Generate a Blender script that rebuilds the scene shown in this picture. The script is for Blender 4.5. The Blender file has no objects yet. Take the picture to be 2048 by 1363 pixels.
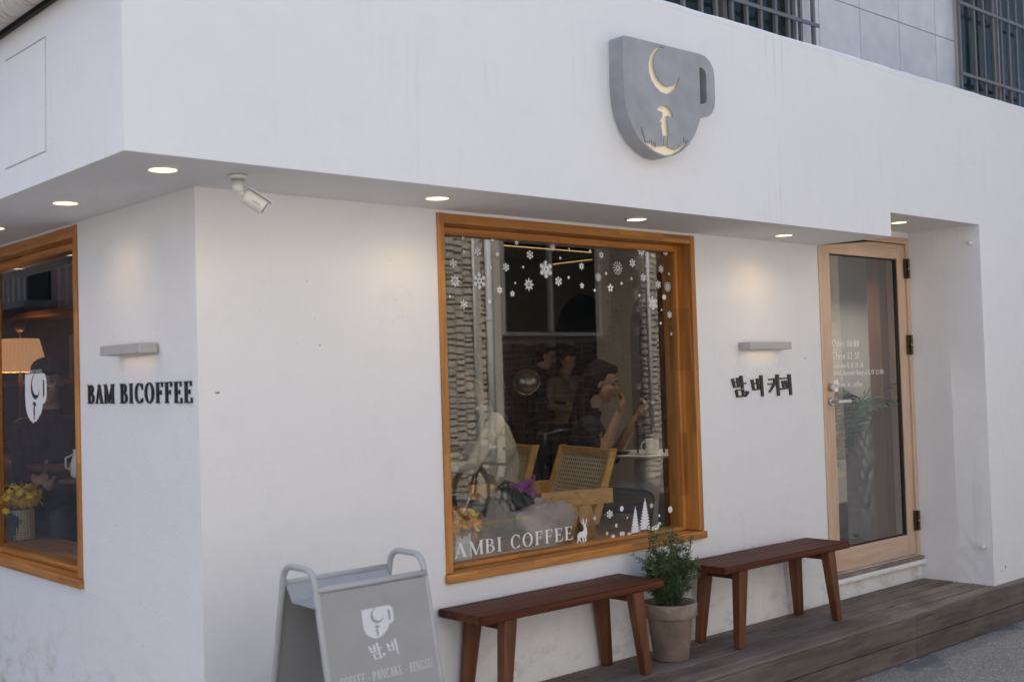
import bpy, bmesh, math, random
from mathutils import Vector, Matrix
random.seed(7)
D = bpy.data; SC = bpy.context.scene; COL = SC.collection
PI = math.pi; R = math.radians

# ------------------------------------------------------------ camera, world, sun, exposure
CAM_Z = 1.67
AX = ((0.7433315, -0.0010061, 0.6689225), (-0.6682553, 0.0435611, 0.7426556), (-0.0298861, -0.9990503, 0.0317080))
cd = D.cameras.new('camera'); cam = D.objects.new('camera', cd); COL.objects.link(cam)
cd.sensor_width = 36; cd.lens = 40.907; cd.clip_start = 0.05; cd.clip_end = 500
cam.matrix_world = Matrix(((AX[0][0], -AX[0][1], -AX[0][2], 0), (AX[1][0], -AX[1][1], -AX[1][2], 0),
                           (AX[2][0], -AX[2][1], -AX[2][2], CAM_Z), (0, 0, 0, 1)))
cd.dof.use_dof = True; cd.dof.focus_distance = 6.4; cd.dof.aperture_fstop = 2.5
SC.camera = cam
SUN_EL, SUN_AZ = R(44), R(-30)
w = D.worlds.new('World'); SC.world = w; w.use_nodes = True
nt = w.node_tree; nt.nodes.clear()
sky = nt.nodes.new('ShaderNodeTexSky'); sky.sky_type = 'NISHITA'; sky.sun_disc = False
sky.sun_elevation = SUN_EL; sky.sun_rotation = SUN_AZ; sky.dust_density = 2.5; sky.air_density = 1.0; sky.ozone_density = 1.0
hs = nt.nodes.new('ShaderNodeHueSaturation'); hs.inputs['Saturation'].default_value = 1.15
bg = nt.nodes.new('ShaderNodeBackground'); bg.inputs[1].default_value = 0.15
wo = nt.nodes.new('ShaderNodeOutputWorld')
nt.links.new(sky.outputs[0], hs.inputs['Color']); nt.links.new(hs.outputs[0], bg.inputs[0]); nt.links.new(bg.outputs[0], wo.inputs[0])
sd = D.lights.new('sun', 'SUN'); sd.energy = 5.0; sd.angle = R(0.5); sd.color = (1, 0.96, 0.90)
sun = D.objects.new('sun', sd); COL.objects.link(sun)
S_DIR = Vector((math.sin(SUN_AZ) * math.cos(SUN_EL), math.cos(SUN_AZ) * math.cos(SUN_EL), math.sin(SUN_EL)))
sun.rotation_euler = S_DIR.to_track_quat('Z', 'Y').to_euler(); sun.location = (0, 20, 20)
SC.view_settings.view_transform = 'Standard'; SC.view_settings.look = 'None'
SC.view_settings.exposure = 0.78; SC.view_settings.gamma = 1; SC.view_settings.use_curve_mapping = False
SC.render.engine = 'CYCLES'
SC.cycles.max_bounces = 8; SC.cycles.transparent_max_bounces = 16; SC.cycles.diffuse_bounces = 5; SC.cycles.glossy_bounces = 4
SC.cycles.sample_clamp_indirect = 6; SC.cycles.caustics_reflective = False; SC.cycles.caustics_refractive = False
SC.cycles.use_denoising = True

def at(px, py, ax, v):
    """measured photo point -> world point on the plane axis=v"""
    r = ((px - 1024) / 2327.136, (py - 681.5) / 2327.136, 1.0)
    d = [sum(AX[i][k] * r[k] for k in range(3)) for i in range(3)]
    c = (0, 0, CAM_Z); t = (v - c[ax]) / d[ax]
    return Vector([c[i] + d[i] * t for i in range(3)])

# ------------------------------------------------------------ materials
MAT = {}
def newmat(name):
    m = D.materials.new(name); m.use_nodes = True; n = m.node_tree; n.nodes.clear()
    o = n.nodes.new('ShaderNodeOutputMaterial'); b = n.nodes.new('ShaderNodeBsdfPrincipled')
    n.links.new(b.outputs[0], o.inputs[0]); MAT[name] = m
    return m, n, b
def nn(n, t, **kw):
    x = n.nodes.new(t)
    for k, v in kw.items(): setattr(x, k, v)
    return x
def noise(n, vec, scale, detail=4, rough=.55, dist=0):
    t = nn(n, 'ShaderNodeTexNoise'); t.inputs['Scale'].default_value = scale; t.inputs['Detail'].default_value = detail
    t.inputs['Roughness'].default_value = rough; t.inputs['Distortion'].default_value = dist
    n.links.new(vec, t.inputs['Vector']); return t.outputs['Fac']
def ramp(n, fac, stops):
    r = nn(n, 'ShaderNodeValToRGB'); e = r.color_ramp.elements
    while len(e) < len(stops): e.new(.5)
    for q, (p, c) in zip(e, stops): q.position = p; q.color = (*c, 1) if len(c) == 3 else c
    n.links.new(fac, r.inputs[0]); return r.outputs[0]
def mix(n, fac, a, b, mode='MIX'):
    m = nn(n, 'ShaderNodeMix', data_type='RGBA', blend_type=mode)
    for s, v in ((m.inputs[0], fac), (m.inputs[6], a), (m.inputs[7], b)):
        if isinstance(v, (int, float)): s.default_value = v
        elif isinstance(v, tuple): s.default_value = (*v, 1)
        else: n.links.new(v, s)
    return m.outputs[2]
def geo_pos(n, scale=(1, 1, 1), obj=False):
    if obj: src = nn(n, 'ShaderNodeTexCoord').outputs['Object']
    else: src = nn(n, 'ShaderNodeNewGeometry').outputs['Position']
    mp = nn(n, 'ShaderNodeMapping'); mp.inputs['Scale'].default_value = scale
    n.links.new(src, mp.inputs[0]); return mp.outputs[0]
def bump(n, b, h, strength=.2, dist=.01):
    x = nn(n, 'ShaderNodeBump'); x.inputs['Strength'].default_value = strength; x.inputs['Distance'].default_value = dist
    n.links.new(h, x.inputs['Height']); n.links.new(x.outputs[0], b.inputs['Normal'])
def plain(name, col, rough=.6, var=.12, scale=6, metal=0, bmp=0, bscale=60, obj=False, spec=.5, rand=0, blotch=None):
    m, n, b = newmat(name); v = geo_pos(n, obj=obj)
    f = noise(n, v, scale)
    lo = tuple(c * (1 - var) for c in col); hi = tuple(min(1, c * (1 + var)) for c in col)
    c = ramp(n, f, [(.3, lo), (.7, hi)])
    if blotch:
        for bc, bs, lo_, hi_, am in blotch: c = mix(n, ramp(n, noise(n, v, bs, 7, .68), [(lo_, (0, 0, 0)), (hi_, (am, am, am))]), c, bc)
    if rand:
        oi = nn(n, 'ShaderNodeObjectInfo'); rr = ramp(n, oi.outputs['Random'], [(0, (1 - rand,) * 3), (1, (1,) * 3)])
        c = mix(n, 1.0, c, rr, 'MULTIPLY')
    n.links.new(c, b.inputs['Base Color']); b.inputs['Roughness'].default_value = rough
    b.inputs['Metallic'].default_value = metal; b.inputs['Specular IOR Level'].default_value = spec
    if bmp: bump(n, b, noise(n, v, bscale, 3), bmp, .004)
    return m
def wood(name, c1, c2, axis='x', rough=.5, grain=28, var=.5, joints=0, rand=.0, obj=False, bmp=.12, weather=None, spec=.5):
    m, n, b = newmat(name)
    k = {'x': (.06, 1, 1), 'y': (1, .06, 1), 'z': (1, 1, .06)}[axis]
    v = geo_pos(n, k, obj=obj)
    f = noise(n, v, grain, 5, .6, .6); f2 = noise(n, v, grain * 3.7, 3, .6)
    c = ramp(n, f, [(.32, c1), (.5, tuple((a * .5 + b_ * .5) for a, b_ in zip(c1, c2))), (.68, c2)])
    c = mix(n, .25, c, ramp(n, f2, [(.35, (.45, .45, .45)), (.65, (1, 1, 1))]), 'MULTIPLY')
    if joints:
        sv = nn(n, 'ShaderNodeVectorMath', operation='SNAP'); src = geo_pos(n, obj=obj)
        off = nn(n, 'ShaderNodeVectorMath', operation='ADD'); off.inputs[1].default_value = (.013, .021, .017)
        n.links.new(src, off.inputs[0]); n.links.new(off.outputs[0], sv.inputs[0])
        inc = {'x': (joints, .043, .043), 'y': (.043, joints, .043), 'z': (.043, .043, joints)}[axis]
        sv.inputs[1].default_value = inc
        wn = nn(n, 'ShaderNodeTexWhiteNoise'); n.links.new(sv.outputs[0], wn.inputs[0])
        c = mix(n, 1.0, c, ramp(n, wn.outputs[0], [(0, (.68, .66, .62)), (1, (1, 1, 1))]), 'MULTIPLY')
    if rand:
        oi = nn(n, 'ShaderNodeObjectInfo')
        c = mix(n, 1.0, c, ramp(n, oi.outputs['Random'], [(0, (1 - rand,) * 3), (1, (1, 1, 1))]), 'MULTIPLY')
    if weather:
        f3 = noise(n, geo_pos(n, (.5, 1, 1.4)), 5, 6, .65)
        c = mix(n, ramp(n, f3, [(.45, (0, 0, 0)), (.75, (.65, .65, .65))]), c, weather)
    n.links.new(c, b.inputs['Base Color']); b.inputs['Roughness'].default_value = rough
    bump(n, b, f, bmp, .004); b.inputs['Specular IOR Level'].default_value = spec
    return m
def stucco(name, col, streak=0.0, base_dirt=False):
    m, n, b = newmat(name); v = geo_pos(n)
    big = noise(n, v, 1.3, 6, .6); med = noise(n, v, 7, 5, .6); fine = noise(n, v, 90, 4, .6)
    c = mix(n, big, tuple(x * .95 for x in col), tuple(min(.9, x * 1.03) for x in col))
    c = mix(n, ramp(n, med, [(.55, (0, 0, 0)), (.8, (.35, .35, .35))]), c, tuple(x * .88 for x in col))
    if streak:   # rain runs: thin tall marks starting from the coping
        sv = noise(n, geo_pos(n, (1, 1, .035)), 26, 4, .65); patch = noise(n, v, 1.7, 3)
        s = nn(n, 'ShaderNodeMath', operation='MULTIPLY')
        n.links.new(ramp(n, sv, [(.56, (0, 0, 0)), (.74, (1, 1, 1))]), s.inputs[0])
        n.links.new(ramp(n, patch, [(.5, (0, 0, 0)), (.75, (1, 1, 1))]), s.inputs[1])
        s2 = nn(n, 'ShaderNodeMath', operation='MULTIPLY'); n.links.new(s.outputs[0], s2.inputs[0]); s2.inputs[1].default_value = streak
        c = mix(n, s2.outputs[0], c, (.36, .34, .30))
    if base_dirt:   # scuffs and splash stains on the plinth
        sx = nn(n, 'ShaderNodeSeparateXYZ'); n.links.new(nn(n, 'ShaderNodeNewGeometry').outputs['Position'], sx.inputs[0])
        mr = nn(n, 'ShaderNodeMapRange'); mr.inputs[1].default_value = .15; mr.inputs[2].default_value = .62
        mr.inputs[3].default_value = 1; mr.inputs[4].default_value = 0; n.links.new(sx.outputs[2], mr.inputs[0])
        sp = noise(n, geo_pos(n, (1, 1, 1.6)), 6.5, 8, .72)
        s = nn(n, 'ShaderNodeMath', operation='MULTIPLY'); n.links.new(mr.outputs[0], s.inputs[0])
        n.links.new(ramp(n, sp, [(.5, (0, 0, 0)), (.72, (1, 1, 1))]), s.inputs[1])
        s2 = nn(n, 'ShaderNodeMath', operation='MULTIPLY'); n.links.new(s.outputs[0], s2.inputs[0]); s2.inputs[1].default_value = .8
        c = mix(n, s2.outputs[0], c, (.30, .265, .22))
        spk = noise(n, v, 38, 2, .5)
        c = mix(n, ramp(n, spk, [(.74, (0, 0, 0)), (.78, (.5, .5, .5))]), c, (.42, .36, .28))
    vc = nn(n, 'ShaderNodeTexVoronoi', feature='DISTANCE_TO_EDGE'); vc.inputs['Scale'].default_value = .9
    wv_ = nn(n, 'ShaderNodeVectorMath', operation='ADD'); wn_ = nn(n, 'ShaderNodeTexNoise'); wn_.inputs['Scale'].default_value = 3.5; wn_.inputs['Detail'].default_value = 6
    n.links.new(v, wn_.inputs['Vector']); n.links.new(v, wv_.inputs[0]); n.links.new(wn_.outputs['Color'], wv_.inputs[1]); n.links.new(wv_.outputs[0], vc.inputs['Vector'])
    cr = nn(n, 'ShaderNodeMath', operation='MULTIPLY'); n.links.new(ramp(n, vc.outputs['Distance'], [(0, (1, 1, 1)), (.0035, (0, 0, 0))]), cr.inputs[0]); n.links.new(ramp(n, noise(n, v, 1.1, 3), [(.54, (0, 0, 0)), (.66, (.22, .22, .22))]), cr.inputs[1])
    c = mix(n, cr.outputs[0], c, (.38, .37, .36))
    n.links.new(c, b.inputs['Base Color']); b.inputs['Roughness'].default_value = .85; b.inputs['Specular IOR Level'].default_value = .25
    a = nn(n, 'ShaderNodeMath', operation='ADD'); n.links.new(fine, a.inputs[0])
    m2 = nn(n, 'ShaderNodeMath', operation='MULTIPLY'); n.links.new(med, m2.inputs[0]); m2.inputs[1].default_value = 3
    n.links.new(m2.outputs[0], a.inputs[1]); bump(n, b, a.outputs[0], .34, .005)
    return m
def emit(name, col, strength):
    m, n, b = newmat(name); b.inputs['Base Color'].default_value = (*[c * .8 for c in col], 1)
    b.inputs['Emission Color'].default_value = (*col, 1); b.inputs['Emission Strength'].default_value = strength
    return m
def glass(name, ior=2.0, tint=(.93, .95, .94), wav=.02):
    m, n, b = newmat(name); n.nodes.remove(b); o = n.nodes['Material Output']
    fr = nn(n, 'ShaderNodeFresnel'); fr.inputs[0].default_value = ior
    tr = nn(n, 'ShaderNodeBsdfTransparent'); tr.inputs[0].default_value = (*tint, 1)
    gl = nn(n, 'ShaderNodeBsdfAnisotropic') if False else nn(n, 'ShaderNodeBsdfGlossy'); gl.inputs['Roughness'].default_value = 0.0
    bp = nn(n, 'ShaderNodeBump'); bp.inputs['Strength'].default_value = wav; bp.inputs['Distance'].default_value = .02
    n.links.new(noise(n, geo_pos(n), 2.4, 2), bp.inputs['Height']); n.links.new(bp.outputs[0], gl.inputs['Normal'])
    bf = nn(n, 'ShaderNodeNewGeometry'); inv = nn(n, 'ShaderNodeMath', operation='SUBTRACT'); inv.inputs[0].default_value = 1
    n.links.new(bf.outputs['Backfacing'], inv.inputs[1])
    mu = nn(n, 'ShaderNodeMath', operation='MULTIPLY'); n.links.new(fr.outputs[0], mu.inputs[0]); n.links.new(inv.outputs[0], mu.inputs[1])
    ms = nn(n, 'ShaderNodeMixShader'); n.links.new(mu.outputs[0], ms.inputs[0]); n.links.new(tr.outputs[0], ms.inputs[1]); n.links.new(gl.outputs[0], ms.inputs[2])
    n.links.new(ms.outputs[0], o.inputs[0]); return m

stucco('stucco', (.80, .795, .795), streak=.10, base_dirt=True)
stucco('stucco_over', (.81, .81, .815), streak=.42)
plain('roof_felt', (.25, .25, .25), .9)
for a in 'xyz':
    wood('oak_' + a, (.42, .155, .028), (.66, .285, .065), a, .42, 24, joints=.34)
    wood('pale_' + a, (.58, .39, .26), (.72, .52, .38), a, .45, 30, joints=0)
    wood('chairwood_' + a, (.52, .26, .07), (.74, .41, .12), a, .35, 24)
    wood('bench_' + a, (.040, .012, .007), (.185, .058, .028), a, .5, 15, obj=True, bmp=.4, spec=.10)
wood('bench_leg', (.060, .020, .010), (.23, .082, .032), 'z', .45, 15, obj=True, bmp=.4, spec=.35)
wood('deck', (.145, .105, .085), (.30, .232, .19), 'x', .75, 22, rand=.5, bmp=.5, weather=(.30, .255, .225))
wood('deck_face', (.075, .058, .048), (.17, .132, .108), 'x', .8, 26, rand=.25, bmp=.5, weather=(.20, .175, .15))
glass('pane_side', 1.75, wav=.0008); glass('pane', 2.2, wav=.0008); glass('pane_door', 2.9, wav=.003); glass('pane_far', 1.25)
plain('sticker', (.78, .78, .80), .6, .03)
plain('sticker_door', (.88, .88, .88), .6, .02)
plain('sticker_board', (.66, .66, .68), .6, .04)
plain('sticker_soft', (.60, .60, .62), .6, .05)
plain('black_letter', (.012, .012, .013), .35, .2)
plain('metal_grey', (.36, .35, .34), .45, .06, metal=.2)
plain('lamp_grey', (.44, .43, .42), .5, .05)
plain('steel', (.55, .55, .56), .32, .05, metal=.9)
plain('brass', (.10, .075, .042), .4, .3, metal=.85, scale=40)
plain('gasket', (.012, .012, .012), .6, .1)
plain('white_plastic', (.74, .73, .69), .45, .04)
plain('white_trim', (.70, .68, .64), .5, .04)
plain('board_paint', (.315, .315, .318), .5, .05, 9, blotch=[((.40, .40, .40), 5, .55, .8, .35), ((.20, .16, .12), 30, .70, .76, .6)])
plain('board_tube', (.41, .415, .42), .42, .06, 9, blotch=[((.20, .19, .18), 28, .62, .72, .6)])
plain('terracotta', (.25, .185, .145), .85, .22, 9, bmp=.35, blotch=[((.40, .35, .30), 7, .5, .7, .8), ((.12, .10, .07), 11, .58, .75, .7)])
plain('soil', (.035, .025, .018), .95, .4, 40, bmp=.8)
plain('needle', (.045, .085, .026), .55, .55, 14)
plain('needle_tip', (.085, .145, .045), .5, .4, 14)
plain('twig', (.09, .06, .035), .8, .3, 20)
emit('downlight_glow', (1, .80, .46), 2.3)
emit('led_glow', (1, .62, .22), 1.1)
# ------------------------------------------------------------ mesh helpers
WL = {}   # world location of a thing's origin
class MB:
    def __init__(s): s.v = []; s.f = []
    def add(s, vs, fs):
        o = len(s.v); s.v += [tuple(p) for p in vs]; s.f += [tuple(i + o for i in f) for f in fs]; return s
    def box(s, x0, x1, y0, y1, z0, z1):
        return s.add([(x, y, z) for z in (z0, z1) for y in (y0, y1) for x in (x0, x1)],
                     [(0, 2, 3, 1), (4, 5, 7, 6), (0, 1, 5, 4), (2, 6, 7, 3), (0, 4, 6, 2), (1, 3, 7, 5)])
    def hexa(s, b, t):   # bottom 4 pts, top 4 pts (same winding, ccw from above)
        return s.add(list(b) + list(t), [(3, 2, 1, 0), (4, 5, 6, 7), (0, 1, 5, 4), (1, 2, 6, 5), (2, 3, 7, 6), (3, 0, 4, 7)])
    def tube(s, pts, r, n=8, closed=False, cap=True):
        pts = [Vector(p) for p in pts]; rs = r if isinstance(r, (list, tuple)) else [r] * len(pts)
        o = len(s.v); N = len(pts); prev = None
        for i, p in enumerate(pts):
            if closed: t = pts[(i + 1) % N] - pts[i - 1]
            else: t = pts[min(i + 1, N - 1)] - pts[max(i - 1, 0)]
            if t.length < 1e-9: t = Vector((0, 0, 1))
            t.normalize()
            if prev is None: u = t.cross(Vector((0, 0, 1)) if abs(t.z) < .9 else Vector((1, 0, 0)))
            else: u = prev - t * prev.dot(t)
            u.normalize(); prev = u; q = t.cross(u)
            for k in range(n):
                a = 2 * PI * k / n; s.v.append(tuple(p + (u * math.cos(a) + q * math.sin(a)) * rs[i]))
        for i in range(N if closed else N - 1):
            j = (i + 1) % N
            for k in range(n):
                k2 = (k + 1) % n; s.f.append((o + i * n + k, o + i * n + k2, o + j * n + k2, o + j * n + k))
        if cap and not closed:
            s.f.append(tuple(o + k for k in range(n))[::-1]); s.f.append(tuple(o + (N - 1) * n + k for k in range(n)))
        return s
    def lathe(s, prof, c=(0, 0, 0), n=32, cap=True):
        o = len(s.v)
        for r, z in prof:
            for k in range(n):
                a = 2 * PI * k / n; s.v.append((c[0] + r * math.cos(a), c[1] + r * math.sin(a), c[2] + z))
        for i in range(len(prof) - 1):
            for k in range(n):
                k2 = (k + 1) % n; s.f.append((o + i * n + k, o + i * n + k2, o + (i + 1) * n + k2, o + (i + 1) * n + k))
        if cap:
            s.f.append(tuple(o + k for k in range(n))[::-1]); s.f.append(tuple(o + (len(prof) - 1) * n + k for k in range(n)))
        return s
    def ell(s, c, r, rot=None, nu=16, nv=10):
        o = len(s.v); c = Vector(c); r = (r, r, r) if isinstance(r, (int, float)) else r
        M = rot.to_3x3() if rot else Matrix.Identity(3)
        s.v.append(tuple(c + M @ Vector((0, 0, -r[2]))))
        for i in range(1, nv):
            ph = PI * i / nv - PI / 2
            for k in range(nu):
                a = 2 * PI * k / nu
                s.v.append(tuple(c + M @ Vector((r[0] * math.cos(ph) * math.cos(a), r[1] * math.cos(ph) * math.sin(a), r[2] * math.sin(ph)))))
        s.v.append(tuple(c + M @ Vector((0, 0, r[2]))))
        for k in range(nu): s.f.append((o, o + 1 + (k + 1) % nu, o + 1 + k))
        for i in range(nv - 2):
            for k in range(nu):
                a = o + 1 + i * nu; s.f.append((a + k, a + (k + 1) % nu, a + nu + (k + 1) % nu, a + nu + k))
        a = o + 1 + (nv - 2) * nu; t = len(s.v) - 1
        for k in range(nu): s.f.append((a + k, a + (k + 1) % nu, t))
        return s
    def cap(s, a, b, ra, rb, n=12):   # tapered capsule
        a = Vector(a); b = Vector(b); d = b - a; L = d.length or 1e-6; d /= L
        pts = []; rs = []
        for i in range(5):
            t = PI / 2 * (1 - i / 4) ; pts.append(a - d * ra * math.sin(t)); rs.append(max(ra * math.cos(t), 1e-4))
        for i in range(5):
            t = PI / 2 * i / 4; pts.append(b + d * rb * math.sin(t)); rs.append(max(rb * math.cos(t), 1e-4))
        return s.tube(pts, rs, n)
    def strip(s, A, B, z0, z1, closed=False):   # flat ribbon between two 2D polylines, extruded z0..z1
        n = len(A); o = len(s.v)
        for z in (z0, z1):
            s.v += [(p[0], p[1], z) for p in A]; s.v += [(p[0], p[1], z) for p in B]
        for i in range(n if closed else n - 1):
            j = (i + 1) % n; a0, a1, b0, b1 = o + i, o + j, o + n + i, o + n + j; u = 2 * n
            s.f += [(a0 + u, a1 + u, b1 + u, b0 + u), (a0, b0, b1, a1), (a0, a1, a1 + u, a0 + u), (b0, b0 + u, b1 + u, b1)]
        if not closed:
            for i in (0, n - 1): s.f.append((o + i, o + i + 2 * n, o + n + i + 2 * n, o + n + i))
        return s
    def tf(s, M):
        s.v = [tuple(M @ Vector(p)) for p in s.v]; return s
    def join(s, m): return s.add(m.v, m.f)
    def mesh(s, name, org=(0, 0, 0), fix=True):
        me = D.meshes.new(name); me.from_pydata([(x - org[0], y - org[1], z - org[2]) for x, y, z in s.v], [], s.f)
        if fix:
            bm = bmesh.new(); bm.from_mesh(me); bmesh.ops.recalc_face_normals(bm, faces=bm.faces); bm.to_mesh(me); bm.free()
        return me
    def build(s, name, mat, parent=None, smooth=False, bevel=0, fix=True, **tags):
        org = WL.get(parent, (0, 0, 0)) if parent else (0, 0, 0)
        me = s.mesh(name, org, fix)
        return link(name, me, mat, parent, smooth, bevel, **tags)
def setmat(me, mat):
    for m in (mat if isinstance(mat, (list, tuple)) else [mat]): me.materials.append(MAT[m])
def link(name, me, mat=None, parent=None, smooth=False, bevel=0, **tags):
    if mat and not me.materials: setmat(me, mat)
    if smooth: me.shade_smooth() if smooth is True else None
    o = D.objects.new(name, me); COL.objects.link(o)
    if smooth and smooth is not True:
        me.shade_smooth(); md = o.modifiers.new('w', 'WEIGHTED_NORMAL')
    if parent: o.parent = parent; WL[o] = WL.get(parent, (0, 0, 0))
    else: WL[o] = (0, 0, 0)
    if bevel:
        b = o.modifiers.new('bevel', 'BEVEL'); b.width = bevel; b.segments = 2; b.limit_method = 'ANGLE'; b.angle_limit = R(40)
    for k, v in tags.items(): o[k] = v
    return o
def thing(name, loc, label, category, group=None, rz=0):
    o = D.objects.new(name, None); COL.objects.link(o); o.location = loc; o.rotation_euler.z = rz
    o.empty_display_size = .1; WL[o] = tuple(loc) if rz == 0 else (0, 0, 0)
    o['label'] = label; o['category'] = category
    if group: o['group'] = group
    return o
def copy_tree(o, parent=None):
    c = o.copy(); COL.objects.link(c); c.parent = parent
    for ch in o.children:
        k = copy_tree(ch, c); k.matrix_parent_inverse = ch.matrix_parent_inverse
    return c
def fill2d(loops, depth, M, name):
    """outline + holes (even-odd) extruded by depth along local z, mapped by matrix M -> mesh"""
    cu = D.curves.new(name, 'CURVE'); cu.dimensions = '2D'; cu.fill_mode = 'BOTH'; cu.extrude = depth / 2
    for lp in loops:
        sp = cu.splines.new('POLY'); sp.points.add(len(lp) - 1); sp.use_cyclic_u = True
        for p, q in zip(sp.points, lp): p.co = (q[0], q[1], 0, 1)
    ob = D.objects.new(name, cu); me = D.meshes.new_from_object(ob); D.objects.remove(ob); D.curves.remove(cu)
    me.transform(Matrix.Translation((0, 0, depth / 2))); me.transform(M)
    bm = bmesh.new(); bm.from_mesh(me); bmesh.ops.remove_doubles(bm, verts=bm.verts, dist=1e-5)
    bmesh.ops.recalc_face_normals(bm, faces=bm.faces); bm.to_mesh(me); bm.free(); me.name = name; me.shade_flat()
    return me
def frame(origin, u, v, wv):   # matrix with local x->u, y->v, z->w
    M = Matrix((( u[0], v[0], wv[0], origin[0]), (u[1], v[1], wv[1], origin[1]), (u[2], v[2], wv[2], origin[2]), (0, 0, 0, 1)))
    return M
FRONT = lambda x, y, z: frame((x, y, z), (1, 0, 0), (0, 0, 1), (0, -1, 0))     # drawn on a plane facing the street
SIDE = lambda x, y, z: frame((x, y, z), (0, -1, 0), (0, 0, 1), (-1, 0, 0))     # drawn on the side facade
def place(me, parent):
    o = WL.get(parent, (0, 0, 0)); me.transform(Matrix.Translation((-o[0], -o[1], -o[2]))); return me

# ------------------------------------------------------------ serif lettering
def rect(x0, y0, x1, y1): return ([(x0, y0), (x0, y1)], [(x1, y0), (x1, y1)], False)
def diag(x0, y0, x1, y1, wd): return ([(x0 - wd / 2, y0), (x1 - wd / 2, y1)], [(x0 + wd / 2, y0), (x1 + wd / 2, y1)], False)
def arc(cx, cy, rx, ry, a0, a1, wx, wy, n=14):
    A = []; B = []
    for i in range(n + 1):
        a = R(a0 + (a1 - a0) * i / n); c, s_ = math.cos(a), math.sin(a)
        A.append((cx + rx * c, cy + ry * s_)); B.append((cx + (rx - wx) * c, cy + (ry - wy) * s_))
    return (A, B, False)
def stem(x, y0=0, y1=1, T=.15, b=True, t=True, s=.07, h=.045):
    o = [rect(x, y0, x + T, y1)]
    if b: o.append(rect(x - s, y0, x + T + s, y0 + h))
    if t: o.append(rect(x - s, y1 - h, x + T + s, y1))
    return o
def glyph(ch):
    T = .15; t = .055
    if ch == 'I': return .42, stem(.13)
    if ch == 'B': return .70, stem(.10) + [rect(.2, .945, .34, 1), rect(.2, .49, .36, .545), rect(.2, 0, .36, .055), arc(.33, .755, .26, .245, -90, 90, .13, .055), arc(.35, .27, .31, .27, -90, 90, .14, .055)]
    if ch == 'A': return .74, [diag(.10, 0, .38, 1, .07), diag(.62, 0, .36, 1, .17), rect(.18, .29, .55, .345), rect(0, 0, .21, .045), rect(.49, 0, .76, .045)]
    if ch == 'M': return .98, stem(.10, T=.06) + stem(.76, T=.15) + [diag(.48, .02, .14, 1, .16), diag(.48, .02, .82, 1, .07)]
    if ch == 'C': return .76, [arc(.42, .5, .36, .51, 42, 318, .145, .055, 20), rect(.66, .66, .70, .95), rect(.66, .05, .70, .26)]
    if ch == 'O': return .84, [arc(.42, .5, .37, .51, 0, 360, .145, .055, 28)]
    if ch == 'F': return .64, stem(.10) + [rect(.2, .945, .58, 1), rect(.2, .48, .46, .53), rect(.54, .76, .58, 1), rect(.43, .40, .465, .62)]
    if ch == 'E': return .68, stem(.10) + [rect(.2, .945, .58, 1), rect(.2, .48, .46, .53), rect(.54, .76, .58, 1), rect(.43, .40, .465, .62), rect(.2, 0, .62, .055), rect(.58, 0, .62, .25)]
    if ch == 'P': return .66, stem(.10) + [rect(.2, .945, .34, 1), rect(.2, .42, .34, .47), arc(.33, .71, .29, .29, -90, 90, .14, .055)]
    if ch == 'N': return .82, stem(.10, T=.06) + stem(.66, T=.06, b=False) + [diag(.66, 0, .13, 1, .16)]
    if ch == 'K': return .78, stem(.10) + [diag(.28, .42, .62, 1, .07), diag(.64, 0, .34, .56, .17), rect(.52, .955, .74, 1), rect(.5, 0, .78, .045)]
    if ch == 'G': return .82, [arc(.42, .5, .36, .51, 42, 330, .145, .055, 20), rect(.66, .66, .70, .95), rect(.60, .06, .74, .42), rect(.53, .40, .80, .44)]
    if ch == 'S': return .62, [arc(.31, .745, .23, .255, 35, 270, .10, .09), arc(.31, .26, .25, .27, -145, 90, .10, .09), rect(.50, .7, .54, .97), rect(.06, .03, .10, .3)]
    if ch == 'U': return .82, stem(.10, .28, 1, b=False) + stem(.66, .28, 1, T=.06, b=False) + [arc(.41, .30, .31, .31, 180, 360, .10, .07)]
    if ch == 'L': return .62, stem(.10) + [rect(.2, 0, .56, .055), rect(.52, 0, .56, .25)]
    x = .64; q = .10   # small letters: x-height, stem
    ring = lambda cx, rx=.21: arc(cx, x / 2, rx, x / 2 + .01, 0, 360, .10, .045, 20)
    ss = lambda X, a=0, b=x, bt=True, tp=True: stem(X, a, b, q, bt, tp, .04, .04)
    if ch == 'o': return .50, [ring(.25)]
    if ch == 'c': return .44, [arc(.25, x / 2, .21, x / 2, 45, 315, .10, .045)]
    if ch == 'e': return .47, [arc(.25, x / 2, .21, x / 2, 0, 312, .10, .045), rect(.08, x / 2 - .02, .44, x / 2 + .03)]
    if ch == 'n': return .56, ss(.08, tp=False) + ss(.38, 0, .45, tp=False) + [arc(.29, .43, .19, .21, 0, 150, .10, .06)]
    if ch == 'm': return .84, ss(.08, tp=False) + ss(.37, 0, .45, tp=False) + ss(.66, 0, .45, tp=False) + [arc(.28, .43, .19, .21, 0, 150, .10, .06), arc(.57, .43, .19, .21, 0, 150, .10, .06)]
    if ch == 'u': return .56, ss(.07, .2, x, False) + ss(.38, tp=False) + [arc(.27, .22, .2, .22, 180, 340, .10, .06)]
    if ch == 'p': return .56, ss(.08, -.3, x) + [ring(.31)]
    if ch == 'b': return .56, ss(.08, 0, 1, False) + [ring(.31)]
    if ch == 'd': return .56, ss(.38, 0, 1) + [ring(.25)]
    if ch == 'a': return .50, ss(.32, 0, .5, True, False) + [arc(.24, .44, .18, .2, 0, 150, .09, .05), arc(.21, .18, .16, .19, 20, 340, .09, .05)]
    if ch == 'l': return .27, ss(.09, 0, 1)
    if ch == 'i': return .27, ss(.09) + [rect(.08, .78, .20, .92)]
    if ch == 'k': return .54, ss(.08, 0, 1) + [diag(.2, .28, .42, x, .06), diag(.46, 0, .25, .36, .12)]
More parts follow.
